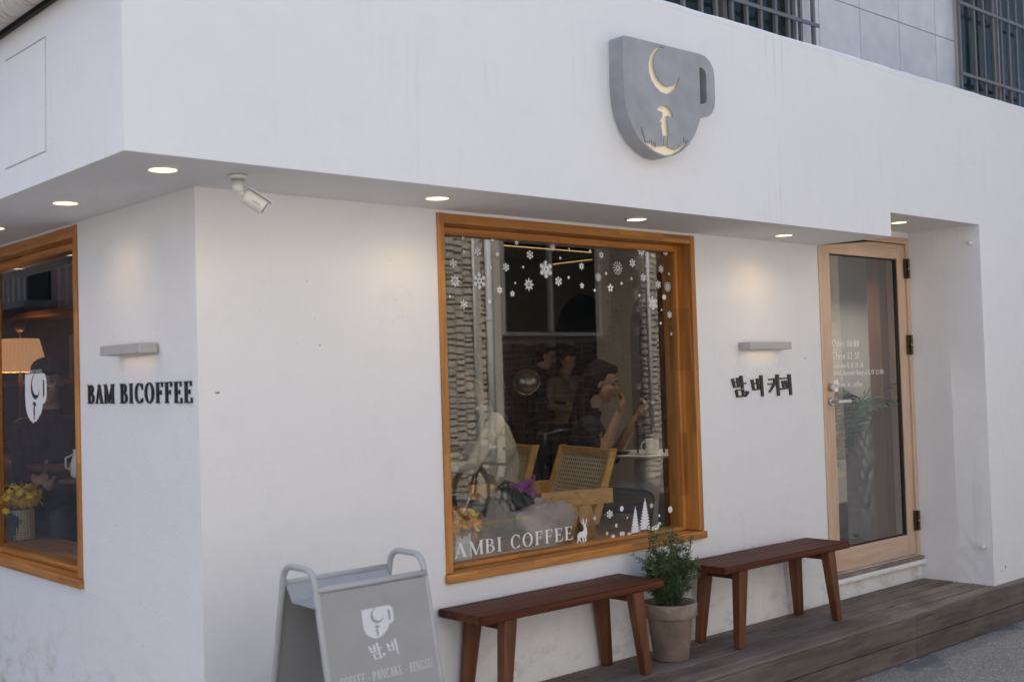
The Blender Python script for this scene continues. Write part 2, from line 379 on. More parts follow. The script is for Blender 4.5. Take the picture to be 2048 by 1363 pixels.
    if ch == 'r': return .40, ss(.08) + [arc(.31, .43, .17, .2, 30, 150, .08, .09)]
    if ch == 's': return .40, [arc(.2, .47, .15, .17, 30, 270, .07, .06), arc(.2, .165, .16, .175, -150, 90, .07, .06)]
    if ch == 't': return .34, ss(.10, .05, .85, True, False) + [rect(.02, x - .05, .32, x)]
    if ch == 'g': return .52, [arc(.24, .42, .18, .23, 0, 360, .09, .045, 20), arc(.25, -.10, .22, .17, 0, 360, .06, .06, 20), rect(.34, .56, .5, .62), rect(.16, .05, .24, .22)]
    if ch == 'f': return .34, ss(.10, 0, .85, True, False) + [rect(.02, x - .05, .32, x), arc(.28, .82, .17, .19, 40, 180, .09, .07)]
    if ch == '_': return .52, [rect(.02, -.12, .5, -.07)]
    if ch == '0': return .52, [arc(.26, .47, .21, .48, 0, 360, .10, .045, 24)]
    if ch == '1': return .40, stem(.15, 0, .95, .10, True, False, .07, .04) + [diag(.1, .80, .2, .95, .06)]
    if ch == '2': return .50, [arc(.24, .70, .19, .25, -25, 170, .10, .05), diag(.08, .05, .37, .62, .09), rect(.04, 0, .44, .08)]
    if ch == '3': return .50, [arc(.22, .72, .19, .23, -90, 150, .10, .05), arc(.22, .26, .22, .27, -150, 90, .11, .05)]
    if ch == ':': return .26, [rect(.08, .05, .18, .17), rect(.08, .50, .18, .62)]
    if ch == '.': return .24, [rect(.07, 0, .17, .11)]
    if ch == '·': return .34, [rect(.11, .30, .23, .43)]
    return .34, []
def text_width(s, track=0): return sum(glyph(c)[0] + track for c in s)
def strokes_mb(strokes, depth, z=0, k0=0):
    m = MB()
    for k, (A, B, c) in enumerate(strokes): m.strip(A, B, z, z + depth + (k + k0) * .00012, c)
    return m
def lettering(s, M, height, width, depth, mat, parent, name, track=.06, z=0, single=False):
    """letters of a given total width, each a mesh of its own (or one flat print)"""
    sx = width / text_width(s, track); cx = 0; allm = MB()
    for ch in s:
        adv, st = glyph(ch)
        if st:
            st2 = [([((cx + p[0]) * sx, p[1] * height) for p in A], [((cx + p[0]) * sx, p[1] * height) for p in B], c) for A, B, c in st]
            m = strokes_mb(st2, depth, z).tf(M)
            if single: allm.join(m)
            else: m.build(name, mat, parent)
        cx += adv + track
    if single: allm.build(name, mat, parent)
# brush-like hangul strokes (x, y down; two ends and a width), taken from the sign above the bench
def quad(x0, y0, x1, y1, wd, w1=None):
    w1 = (w1 or wd); d = Vector((x1 - x0, y1 - y0)); n_ = Vector((-d.y, d.x)).normalized()
    return ([(x0 + n_.x * wd / 2, y0 + n_.y * wd / 2), (x1 + n_.x * w1 / 2, y1 + n_.y * w1 / 2)], [(x0 - n_.x * wd / 2, y0 - n_.y * wd / 2), (x1 - n_.x * w1 / 2, y1 - n_.y * w1 / 2)], False)
HANGUL = {
 'bam': [quad(192, 838, 222, 968, 32, 24), quad(262, 824, 284, 962, 32, 24), quad(215, 893, 275, 886, 17), quad(208, 958, 290, 948, 19), quad(312, 795, 338, 978, 36, 26), quad(336, 905, 388, 905, 18), quad(246, 1002, 266, 1104, 28, 24), quad(246, 1002, 352, 994, 16), quad(340, 992, 352, 1092, 28, 24), quad(258, 1096, 362, 1086, 18)],
 'comma': [quad(384, 1030, 424, 1034, 30), quad(414, 1036, 382, 1096, 30, 8)],
 'bi': [quad(472, 850, 500, 1004, 32, 24), quad(548, 834, 570, 998, 30, 24), quad(495, 908, 560, 902, 17), quad(490, 996, 578, 986, 19), quad(600, 788, 625, 1092, 34, 26)],
 'keo': [quad(708, 850, 818, 838, 18), quad(806, 842, 790, 925, 28), quad(794, 915, 724, 1034, 28, 18), quad(702, 914, 806, 914, 16), quad(832, 778, 855, 1082, 36, 28), quad(795, 924, 845, 918, 16)],
 'pi': [quad(874, 836, 1004, 826, 17), quad(912, 868, 930, 962, 28, 22), quad(958, 864, 976, 960, 26, 20), quad(880, 988, 1012, 964, 20, 24), quad(1004, 774, 1032, 1072, 36, 28)],
}
# cup emblem, measured on the big fascia sign (zoomed photo pixels -> metres on its face)
FACE_Y = 3.450
def fz(p): q = at(1180 + p[0] / 4.397, 30 + p[1] / 4.397, 1, FACE_Y); return (q.x, q.z)
CUP = [(302, 180), (960, 343), (1010, 362), (1055, 410), (1085, 480), (1095, 560), (1101, 740), (1095, 815), (1075, 862), (1040, 893), (970, 910), (950, 980), (920, 1060), (872, 1138), (805, 1203), (735, 1240), (680, 1250), (605, 1233), (520, 1178), (440, 1098), (380, 1000), (335, 880), (312, 780), (300, 680), (293, 560), (288, 205), (293, 186)]
SLOT = [(961, 462), (985, 466), (1010, 490), (1022, 530), (1028, 742), (1020, 770), (1005, 782), (971, 785)]
MOON = [(655, 285), (600, 282), (560, 310), (530, 360), (516, 430), (520, 500), (540, 570), (575, 630), (620, 675), (670, 695), (715, 685), (755, 650), (780, 590), (788, 512), (778, 560), (758, 600), (725, 626), (690, 632), (650, 615), (610, 575), (580, 520), (562, 450), (562, 390), (577, 340), (608, 300)]
FIGURE = [(450, 985), (457, 1075), (500, 1140), (575, 1200), (650, 1232), (735, 1228), (800, 1190), (840, 1145), (866, 1108), (862, 1092), (856, 1120), (849, 1095), (843, 1128), (836, 1080), (829, 1135), (822, 1058), (814, 1150), (803, 1130), (796, 1162), (786, 1140), (779, 1178), (768, 1145), (758, 1190), (738, 1180), (690, 1160), (683, 1153), (688, 1062), (693, 1060), (680, 885), (732, 905), (725, 860), (700, 820), (665, 797), (630, 797), (600, 815), (588, 832), (638, 858), (637, 895), (620, 925), (597, 972), (630, 938), (628, 985), (640, 1060), (634, 1153), (600, 1155), (578, 1163), (576, 1100), (568, 1148), (560, 1108), (550, 1150), (540, 1083), (530, 1132), (522, 1090), (513, 1128), (504, 1098), (497, 1130), (480, 1080), (472, 1010), (465, 1060), (458, 985)]
LEGGAP = [(646, 1153), (653, 1064), (664, 1064), (668, 1153)]
EMB = [[fz(p) for p in lp] for lp in (CUP, SLOT, MOON, FIGURE, LEGGAP)]
EX0 = min(p[0] for p in EMB[0]); EX1 = max(p[0] for p in EMB[0]); EZ0 = min(p[1] for p in EMB[0]); EZ1 = max(p[1] for p in EMB[0])
PRINT = [(302, 180), (960, 343), (1010, 362), (1055, 410), (1085, 480), (1095, 560), (1101, 740), (1095, 815), (1075, 862), (1040, 893), (970, 910), (950, 980), (925, 1045), (890, 1090), (880, 1060), (862, 1110), (848, 1095), (830, 1150), (815, 1120), (790, 1170), (775, 1150), (745, 1195), (690, 1175), (640, 1215), (610, 1180), (585, 1195), (560, 1150), (535, 1165), (520, 1115), (490, 1130), (460, 1060), (440, 1075), (420, 1040), (380, 985), (335, 880), (312, 780), (300, 680), (293, 560), (288, 205), (293, 186)]
BIGMOON = [(690 + (x - 650) * 1.28, 528 + (y - 490) * 1.18) for x, y in MOON]
WALKER = [(628, 1150), (640, 1060), (628, 985), (630, 938), (597, 972), (620, 925), (637, 895), (638, 858), (588, 832), (600, 815), (630, 797), (665, 797), (700, 820), (725, 860), (732, 905), (680, 885), (693, 1060), (690, 1150), (668, 1150), (664, 1064), (653, 1064), (650, 1150)]
PEMB = [[fz(p) for p in lp] for lp in (PRINT, SLOT, BIGMOON, WALKER)]
def emblem(height, width=None):   # centred, for the small prints
    k = height / (EZ1 - EZ0); kx = width / (EX1 - EX0) if width else k
    return [[((p[0] - (EX0 + EX1) / 2) * kx, (p[1] - (EZ0 + EZ1) / 2) * k) for p in lp] for lp in PEMB]
# ------------------------------------------------------------ ground
def asphalt():
    m, n, b = newmat('asphalt'); v = geo_pos(n)
    vo = nn(n, 'ShaderNodeTexVoronoi'); vo.inputs['Scale'].default_value = 150; n.links.new(v, vo.inputs['Vector'])
    c = ramp(n, vo.outputs['Color'], [(.0, (.155, .142, .13)), (.55, (.31, .285, .26)), (1, (.62, .58, .53))])
    big = noise(n, v, 1.1, 5); c = mix(n, ramp(n, big, [(.3, (0, 0, 0)), (.75, (.6, .6, .6))]), c, (.40, .37, .33))
    pat = noise(n, geo_pos(n, (1, 1.6, 1)), 1.9, 4, .6)
    c = mix(n, ramp(n, pat, [(.60, (0, 0, 0)), (.625, (1, 1, 1))]), c, (.21, .205, .195))
    n.links.new(c, b.inputs['Base Color']); b.inputs['Roughness'].default_value = .9
    bump(n, b, vo.outputs['Distance'], .9, .008)
asphalt()
g = MB(); NX, NY = 40, 40
gx = [-150 + 300 * i / NX for i in range(NX + 1)]; gy = [-150 + 300 * i / NY for i in range(NY + 1)]
g.add([(x, y, 0) for y in gy for x in gx], [(j * (NX + 1) + i, j * (NX + 1) + i + 1, (j + 1) * (NX + 1) + i + 1, (j + 1) * (NX + 1) + i) for j in range(NY) for i in range(NX)])
g.build('road', 'asphalt', kind='structure')
plain('yellow_paint', (.55, .40, .10), .8, .3, 12)
plain('concrete', (.32, .31, .29), .9, .2, 5, bmp=.3)
MB().box(-40, 60, -2.05, -1.95, -.05, .004).build('road_line', 'yellow_paint', kind='structure')
MB().box(-40, 60, -3.02, -2.62, -.05, .10).build('gutter_kerb', 'concrete', kind='structure', bevel=.01)

# ------------------------------------------------------------ the cafe building
FY, WY, FX, WX = 3.548, 4.051, 1.56, 2.053
SOF, SOF2, FTOP = 2.43, 2.572, 3.418
cafe = thing('cafe_building', (WX, WY, 0), 'white stucco corner cafe with deep overhang, wooden windows and glass door', 'building')
over = fill2d([[(FX, FY), (6.208, FY), (6.208, WY), (WX, WY), (WX, 12), (FX, 12)]], FTOP - SOF, frame((0, 0, SOF), (1, 0, 0), (0, 1, 0), (0, 0, 1)), 'overhang')
link('overhang', place(over, cafe), 'stucco_over', cafe)
pier = fill2d([[(6.208, SOF2), (7.300, SOF2), (7.302, 0), (16, 0), (16, FTOP), (6.208, FTOP)]], WY - FY, FRONT(0, WY, 0), 'pier')
link('pier', place(pier, cafe), 'stucco_over', cafe)
cop = MB(); cop.tube([(FX + .01 + i * .12, FY + .027 + random.uniform(-.001, .001), FTOP - .004 + random.uniform(-.003, .003)) for i in range(90)], .030, 18); cop.build('coping_edge', 'stucco_over', cafe, smooth=True)
WZ0, WZ1, WXA, WXB = .770, 2.416, 3.216, 5.004
DXA, DXB, DZ0, DZ1 = 6.205, 7.290, .40, 2.535
fw = fill2d([[(WX + .18, 0), (7.302, 0), (7.302, SOF2), (6.208, SOF2), (6.208, SOF), (WX + .18, SOF)], [(WXA, WZ0), (WXB, WZ0), (WXB, WZ1), (WXA, WZ1)], [(DXA, DZ0), (DXB, DZ0), (DXB, DZ1), (DXA, DZ1)]], .18, FRONT(0, WY + .18, 0), 'front_wall')
link('front_wall', place(fw, cafe), 'stucco', cafe)
SYA, SYB = 5.185, 6.83
sw = fill2d([[(-WY, 0), (-12, 0), (-12, SOF), (-WY, SOF)], [(-SYA, WZ0 + .02), (-SYB, WZ0 + .02), (-SYB, WZ1 + .004), (-SYA, WZ1 + .004)]], .18, SIDE(WX + .18, 0, 0), 'side_wall')
link('side_wall', place(sw, cafe), 'stucco', cafe)
MB().box(FX + .05, 16, WY, 12, FTOP - .12, FTOP - .1).build('roof', 'roof_felt', cafe)
MB().box(16, 16.1, FY, 12, 0, FTOP - .002).build('end_wall', 'stucco_over', cafe)
# interior shell
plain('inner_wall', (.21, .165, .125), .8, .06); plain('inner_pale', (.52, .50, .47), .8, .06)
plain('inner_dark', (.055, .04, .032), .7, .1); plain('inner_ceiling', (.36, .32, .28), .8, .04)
wood('inner_floor', (.14, .085, .045), (.24, .15, .08), 'x', .5, 16)
FLZ = .43
MB().box(2.24, 15.9, 4.24, 11.9, FLZ - .1, FLZ).build('inner_floor', 'inner_floor', cafe)
MB().box(2.24, 15.9, 4.24, 11.9, 2.86, 2.95).build('inner_ceiling', 'inner_ceiling', cafe)
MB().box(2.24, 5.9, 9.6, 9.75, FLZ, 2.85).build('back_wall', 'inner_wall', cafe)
# partition with an arch, at the back right of the room
def arch_loop(x0, x1, z0, z1, n=18):
    r = (x1 - x0) / 2; c = (x0 + x1) / 2
    return [(x0, z0), (x1, z0)] + [(c + r * math.cos(PI * i / n), z1 - r + r * math.sin(PI * i / n)) for i in range(n + 1)]
pw = fill2d([[(5.9, FLZ), (10.6, FLZ), (10.6, 2.85), (5.9, 2.85)], arch_loop(8.35, 9.35, FLZ + .02, 2.55)], .12, FRONT(0, 8.72, 0), 'arch_wall')
link('arch_wall', place(pw, cafe), 'inner_wall', cafe)
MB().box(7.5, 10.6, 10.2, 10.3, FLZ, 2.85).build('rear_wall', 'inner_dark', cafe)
pv = fill2d([[(-4.24, FLZ), (-7.2, FLZ), (-7.2, 2.85), (-4.24, 2.85)], [(a, b) for a, b in arch_loop(-6.8, -5.3, FLZ + .02, 2.74)]], .12, SIDE(7.62, 0, 0), 'side_arch_wall')
link('side_arch_wall', place(pv, cafe), 'inner_pale', cafe)
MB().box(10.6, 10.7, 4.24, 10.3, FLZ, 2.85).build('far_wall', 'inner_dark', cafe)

# front window: oak frame pieces, sill, pane, stickers
GY = 4.165
win = thing('front_window', ((WXA + WXB) / 2, WY, WZ0), '', ''); del win['label'], win['category']; win.parent = cafe
win.location = Vector(win.location) - cafe.location
def wp(name, mat, x0, x1, y0, y1, z0, z1, bev=.004): return MB().box(x0, x1, y0, y1, z0, z1).build(name, mat, win, bevel=bev)
fw_ = .036; yo = WY - .012
wp('jamb', 'oak_z', WXA, WXA + fw_, yo, 4.25, WZ0 + .045, WZ1)
wp('jamb', 'oak_z', WXB - fw_, WXB, yo, 4.25, WZ0 + .045, WZ1)
wp('head', 'oak_x', WXA + fw_, WXB - fw_, yo + .003, 4.25, WZ1 - .045, WZ1 - .001)
wp('sill', 'oak_x', WXA - .006, WXB + .012, yo - .012, 4.27, WZ0 + .002, WZ0 + .042, .005)
wp('stop', 'oak_z', WXA + fw_, WXA + fw_ + .02, GY - .035, 4.22, WZ0 + .045, WZ1 - .047)
wp('stop', 'oak_z', WXB - fw_ - .024, WXB - fw_, GY - .035, 4.22, WZ0 + .045, WZ1 - .047)
wp('stop', 'oak_x', WXA + fw_ + .02, WXB - fw_ - .024, GY - .032, 4.22, WZ1 - .082, WZ1 - .046)
wp('stop', 'oak_x', WXA + fw_ + .02, WXB - fw_ - .024, GY - .032, 4.22, WZ0 + .043, WZ0 + .062)
GX0, GX1, GZ0, GZ1 = WXA + fw_ + .021, WXB - fw_ - .025, WZ0 + .063, WZ1 - .083
MB().box(GX0, GX1, GY, GY + .008, GZ0, GZ1).build('glass_pane', 'pane', win)
# snowflake stickers (zoomed photo positions on the pane)
def gpt(zx, zy, x0=860, y0=400, k=3.407): return at(x0 + zx / k, y0 + zy / k, 1, GY - .001)
def px2m(p): return (AX[0][2] * p.x + AX[1][2] * p.y + AX[2][2] * (p.z - CAM_Z)) / 2327.136
def flake(kind, r):
    st = []
    if kind == 'dot': return [([(0, 0)] * 19, [(r * math.cos(2 * PI * i / 18), r * math.sin(2 * PI * i / 18)) for i in range(19)], False)]
    n = {'star': 5, 'star8': 8, 'sun': 12}.get(kind, 6)
    if kind in ('star', 'star8', 'star6'):
        ri = r * (.30 if kind == 'star8' else .22); ro = [(r if i % 2 == 0 else r * .52) for i in range(2 * n + 1)]
        a = [PI / 2 + PI * i / n for i in range(2 * n + 1)]
        st.append(([(ro[i] * math.cos(a[i]), ro[i] * math.sin(a[i])) for i in range(2 * n + 1)], [(ri * math.cos(t), ri * math.sin(t)) for t in a], False))
        if kind == 'star8': st.append(arc(0, 0, r * .18, r * .18, 0, 360, r * .10, r * .10, 12))
        return st
    for i in range(n):
        a = PI / 2 + 2 * PI * i / n; ca, sa = math.cos(a), math.sin(a)
        def pt(u, v): return (u * ca - v * sa, u * sa + v * ca)
        if kind == 'sun':
            st.append(([pt(.3 * r, -.05 * r), pt(.8 * r, -.04 * r)], [pt(.3 * r, .05 * r), pt(.8 * r, .04 * r)], False))
            st.append(([pt(.72 * r, 0)] * 9, [pt(.84 * r + .14 * r * math.cos(2 * PI * k / 8), .10 * r * math.sin(2 * PI * k / 8)) for k in range(9)], False)); continue
        wd = .07 * r if kind == 'dend' else .10 * r
        st.append(([pt(.12 * r, -wd), pt(r, -wd)], [pt(.12 * r, wd), pt(r, wd)], False))
        for u0, ln in (((.35, .30), (.6, .30), (.82, .18)) if kind == 'dend' else ((.55, .30),)):
            for sg in (-1, 1):
                p0 = pt(u0 * r, 0); p1 = pt((u0 + ln * .7) * r, sg * ln * r); st.append(quad(p0[0], p0[1], p1[0], p1[1], .11 * r))
        if kind == 'petal': st.append(([pt(.55 * r, 0)] * 9, [pt(.72 * r + .26 * r * math.cos(2 * PI * k / 8), .22 * r * math.sin(2 * PI * k / 8)) for k in range(9)], False))
    st.append(arc(0, 0, .36 * r, .36 * r, 0, 360, .16 * r, .16 * r, 12))
    return st
FL = [(222, 235, 27, 'petal'), (428, 263, 17, 'dot'), (322, 350, 31, 'petal'), (232, 350, 10, 'dot'), (157, 430, 32, 'petal'), (170, 550, 50, 'star8'), (335, 550, 58, 'petal'), (415, 458, 14, 'star'), (460, 368, 21, 'star'), (517, 457, 29, 'petal'), (475, 612, 30, 'star6'), (405, 692, 13, 'dot'), (230, 708, 33, 'flake'), (135, 655, 9, 'dot'), (85, 745, 6, 'dot'), (92, 838, 11, 'dot'), (590, 290, 20, 'star6'), (680, 373, 31, 'petal'), (834, 320, 25, 'sun'), (948, 332, 7, 'dot'), (888, 395, 9, 'dot'), (635, 456, 9, 'dot'), (788, 472, 59, 'dend'), (581, 565, 7, 'dot'), (674, 575, 49, 'star8'), (562, 637, 25, 'star'), (875, 553, 32, 'petal'), (945, 527, 10, 'dot'), (1033, 450, 29, 'star6'), (1036, 583, 24, 'star'), (1091, 345, 9, 'dot'), (1168, 374, 28, 'star6'), (1267, 312, 9, 'dot'), (1146, 526, 29, 'sun'), (1123, 615, 10, 'dot'), (1200, 500, 14, 'star6'), (1278, 463, 48, 'sun'), (1230, 598, 33, 'star'), (1306, 567, 10, 'dot'), (1378, 428, 29, 'petal'), (1440, 345, 43, 'star8'), (1373, 535, 13, 'star'), (1452, 528, 26, 'petal'), (1478, 452, 19, 'flake'), (1515, 378, 11, 'dot'), (1427, 649, 10, 'dot'), (1517, 702, 47, 'dend'), (1604, 356, 25, 'petal'), (1574, 470, 26, 'flake'), (1628, 502, 9, 'dot'), (1553, 575, 28, 'petal'), (1628, 590, 35, 'sun'), (1596, 660, 19, 'dot'), (1578, 747, 7, 'dot'), (1639, 780, 25, 'flake'), (1572, 838, 10, 'dot'), (1650, 911, 13, 'star')]
for zx, zy, rr, kd in FL:
    p = gpt(zx, zy); r = rr / 3.407 * px2m(p)
    if p.x + r > GX1: p.x = GX1 - r - .002
    strokes_mb(flake(kd, r), .0004).tf(FRONT(p.x, GY - .0005, p.z)).build('snowflake_sticker', 'sticker' if rr < 45 or kd == 'dend' else 'sticker_soft', win)
for zx, zy, rr, kd in [(825, 635, 52, 'petal'), (970, 572, 32, 'dot'), (905, 770, 30, 'star6'), (797, 865, 26, 'star6'), (868, 912, 34, 'dot'), (1322, 535, 34, 'flake'), (1545, 583, 38, 'dot'), (650, 685, 28, 'star6'), (1413, 655, 18, 'dot'), (1035, 680, 18, 'star6')]:
    p = gpt(zx, zy, 1080, 920, 5.927); r = rr / 5.927 * px2m(p)
    strokes_mb(flake(kd, r), .0004).tf(FRONT(p.x, GY - .0005, p.z)).build('snowflake_sticker', 'sticker', win)
def outline_sticker(pts, name, x0=1080, y0=920, k=5.927, mat='sticker'):
    q = [gpt(a, b, x0, y0, k) for a, b in pts]; c = q[0]
    me = fill2d([[(p.x - c.x, p.z - c.z) for p in q]], .0006, FRONT(c.x, GY - .0004, c.z), name)
    link(name, place(me, win), mat, win)
outline_sticker([(445, 1005), (440, 965), (448, 930), (442, 890), (470, 850), (510, 838), (528, 800), (512, 790), (520, 775), (505, 755), (485, 725), (484, 708), (500, 730), (512, 742), (508, 700), (490, 690), (515, 688), (524, 730), (530, 768), (540, 740), (545, 700), (555, 682), (558, 700), (550, 745), (545, 775), (556, 820), (564, 860), (550, 905), (552, 985), (540, 990), (530, 915), (520, 920), (528, 985), (516, 985), (505, 950), (500, 915), (480, 908), (480, 940), (500, 980), (505, 990), (492, 985), (465, 945), (452, 965), (460, 1005)], 'deer_sticker')
def tree_loop(cx, top, bot, wd, n=11):
    L, Rr = [], []
    for i in range(1, n):
        t = i / (n - 1); y = top + (bot - top) * t; a = wd * (t ** .85)
        L += [(cx - a * .55, y), (cx - a - 6, y + (bot - top) * .055)]; Rr += [(cx + a * .55, y), (cx + a + 6, y + (bot - top) * .055)]
    return [(cx, top - 12)] + Rr + L[::-1]
outline_sticker(tree_loop(1130, 545, 880, 62), 'tree_sticker')
outline_sticker(tree_loop(1245, 450, 800, 72), 'tree_sticker')
outline_sticker([(1035, 920), (1036, 880), (1050, 850), (1075, 870), (1110, 862), (1180, 850), (1230, 862), (1270, 885), (1230, 895), (1160, 915), (1090, 925)], 'snow_bank_sticker')
outline_sticker([(950, 940), (950, 845), (968, 848), (975, 838), (982, 848), (1002, 845), (1002, 940), (984, 940), (984, 880), (970, 880), (970, 940)], 'gift_sticker')
outline_sticker([(1328, 890), (1326, 800), (1345, 775), (1390, 768), (1405, 735), (1420, 728), (1440, 745), (1436, 765), (1415, 775), (1402, 820), (1400, 880), (1390, 880), (1388, 825), (1352, 825), (1340, 890)], 'small_deer_sticker')
a = at(938, 1108.5, 1, GY); b_ = at(1149, 1079.5, 1, GY)
lettering('BA', FRONT(GX0 + .003, GY - .0005, (a.z + b_.z) / 2), .066, a.x - GX0 - .006, .0004, 'sticker', win, 'window_letter', track=.10)
lettering('MBI COFFEE', FRONT(a.x, GY - .0005, (a.z + b_.z) / 2), .066, b_.x - a.x, .0004, 'sticker', win, 'window_letter', track=.10)

# door
dr = thing('door', (DXA, WY, DZ0), '', ''); del dr['label'], dr['category']; dr.parent = cafe; dr.location = Vector(dr.location) - cafe.location
def dp(name, mat, x0, x1, y0, y1, z0, z1, bev=.003): return MB().box(x0, x1, y0, y1, z0, z1).build(name, mat, dr, bevel=bev)
dp('door_frame', 'pale_z', DXA, DXA + .035, WY - .010, 4.2, DZ0, DZ1)
dp('door_frame', 'pale_z', DXB - .034, DXB, WY - .010, 4.2, DZ0, DZ1)
dp('door_frame', 'pale_x', DXA + .035, DXB - .034, WY - .008, 4.2, DZ1 - .04, DZ1 - .002)
LX0, LX1, LZ0, LZ1 = DXA + .041, DXB - .040, DZ0 + .012, DZ1 - .046
dp('stile', 'pale_z', LX0, LX0 + .095, WY + .004, 4.09, LZ0, LZ1); dp('stile', 'pale_z', LX1 - .095, LX1, WY + .004, 4.09, LZ0, LZ1)
dp('rail', 'pale_x', LX0 + .0955, LX1 - .0955, WY + .005, 4.09, LZ1 - .10, LZ1); dp('rail', 'pale_x', LX0 + .0955, LX1 - .0955, WY + .005, 4.09, LZ0, LZ0 + .135)
PX0, PX1, PZ0, PZ1 = LX0 + .096, LX1 - .096, LZ0 + .136, LZ1 - .101
for q in ((PX0, PX0 + .008, PZ0, PZ1), (PX1 - .018, PX1, PZ0, PZ1), (PX0 + .009, PX1 - .019, PZ0, PZ0 + .007), (PX0 + .009, PX1 - .019, PZ1 - .007, PZ1)):
    dp('gasket', 'gasket', q[0], q[1], WY + .012, 4.082, q[2], q[3], 0)
MB().box(PX0 + .009, PX1 - .019, WY + .022, WY + .030, PZ0 + .008, PZ1 - .008).build('glass_pane', 'pane_door', dr)
for px_, py_ in ((1815, 537), (1821, 689), (1831, 1041)):
    p = at(px_, py_, 1, WY - .02); h = .066
    hh = MB(); hh.tube([(DXB - .03, WY - .02, p.z - h), (DXB - .03, WY - .02, p.z - .003)], .009, 12); hh.tube([(DXB - .03, WY - .02, p.z + .003), (DXB - .03, WY - .02, p.z + h)], .009, 12)
    hh.box(DXB - .064, DXB - .030, WY - .014, WY - .003, p.z - h, p.z + h); hh.build('hinge', 'brass', dr)
p = at(1660, 803, 1, WY); hx = LX0 + .05
hd = MB().tube([(hx, WY + .003, p.z), (hx, WY - .012, p.z)], .027, 20); hd.tube([(hx, WY - .012, p.z), (hx, WY - .055, p.z)], .011, 12)
hd.box(hx - .010, hx + .125, WY - .068, WY - .050, p.z - .011, p.z + .011); hd.build('handle', 'steel', dr, bevel=.004)
p = at(1658, 774, 1, WY)
MB().tube([(hx, WY + .003, p.z), (hx, WY - .022, p.z)], [.028, .022], 20).build('lock_cylinder', 'steel', dr, bevel=.002)
dy = WY + .0215
for s, xa, xb, yb, hgt in (('Open 10:00', 1664, 1719, 693, .047), ('Close 22:30', 1664, 1720, 718, .047), ('pancake L.O 21:30', 1665, 1727, 736, .034), ('drink·dessert·bingsu L.O 22:00', 1666, 1768, 751, .034), ('bam_bi_coffee', 1677, 1726, 774, .034)):
    p0 = at(xa, yb, 1, dy); p1 = at(xb, yb, 1, dy)
    lettering(s, FRONT(p0.x, dy, p0.z), hgt * .95, p1.x - p0.x, .0004, 'sticker_door', dr, 'door_print', track=.09, single=True)
p = at(1671, 771, 1, dy); ig = MB()
s_ = .024
for st in ([arc(0, 0, s_ * .55, s_ * .55, 0, 360, .005, .005, 18)], [quad(-s_, -s_ * 1.3, -s_, s_ * 1.3, .008)], [quad(s_, -s_ * 1.3, s_, s_ * 1.3, .008)], [quad(-s_, s_ * 1.3, s_, s_ * 1.3, .009)], [quad(-s_, -s_ * 1.3, s_, -s_ * 1.3, .009)], [quad(-s_, .8 * s_, s_, .8 * s_, .012)], [quad(-s_, -.85 * s_, s_, -.85 * s_, .012)]):
    ig.join(strokes_mb(st, .0004, 0, len(ig.v) // 8))
ig.tf(FRONT(p.x, dy, p.z)).build('door_icon', 'sticker_door', dr)
wood('sill_old', (.16, .11, .085), (.34, .25, .19), 'x', .85, 30, weather=(.55, .52, .48))
dp('threshold', 'sill_old', DXA - .01, DXB + .004, WY - .035, 4.2, DZ0 - .022, DZ0 - .002)
dp('threshold_ledge', 'stucco', DXA - .03, DXB + .009, WY - .05, WY - .002, DZ0 - .055, DZ0 - .024, .008)

# side window
SGX = 2.150
sw_ = thing('side_window', (WX, (SYA + SYB) / 2, WZ0), '', ''); del sw_['label'], sw_['category']; sw_.parent = cafe; sw_.location = Vector(sw_.location) - cafe.location
def sp(name, mat, x0, x1, y0, y1, z0, z1, bev=.004): return MB().box(x0, x1, y0, y1, z0, z1).build(name, mat, sw_, bevel=bev)
xo = WX - .012
sp('jamb', 'oak_z', xo, 2.25, SYA, SYA + .036, WZ0 + .06, WZ1 + .003); sp('jamb', 'oak_z', xo, 2.25, SYB - .036, SYB, WZ0 + .06, WZ1 + .003)
sp('head', 'oak_y', xo + .003, 2.25, SYA + .036, SYB - .036, WZ1 - .05, WZ1 + .002)
sp('head_stop', 'oak_y', SGX - .035, 2.22, SYA + .036, SYB - .036, WZ1 - .085, WZ1 - .051)
sp('sill', 'oak_y', xo - .010, 2.26, SYA - .006, SYB + .006, WZ0 + .018, WZ0 + .058, .005)
sp('sill_stop', 'oak_y', SGX - .035, 2.22, SYA + .036, SYB - .036, WZ0 + .059, WZ0 + .08)
MB().box(SGX, SGX + .008, SYA + .037, SYB - .037, WZ0 + .081, WZ1 - .086).build('glass_pane', 'pane_side', sw_)
c = at(72, 798, 0, SGX); e = fill2d(emblem(.26, .30), .0006, SIDE(SGX - .0004, c.y, c.z), 'emblem_sticker'); link('emblem_sticker', place(e, sw_), 'sticker', sw_)
p0 = at(51, 749, 0, SGX)
lettering('BAM BICOFFEE', SIDE(SGX - .0004, p0.y, p0.z), .022, .235, .0004, 'sticker_soft', sw_, 'emblem_lettering', track=.08, single=True)

plain('chip', (.30, .20, .12), .9, .3, 60)
for px_, py_, rx_, rz_ in ((435, 785, .011, .004), (2011, 1133, .008, .010), (2003, 1140, .004, .004), (640, 690, .004, .003), (1610, 716, .012, .003)):
    q = at(px_, py_, 1, FY if px_ > 1990 else WY); MB().ell((q.x, q.y, q.z), (rx_, .0012, rz_)).build('chip', 'chip', cafe)
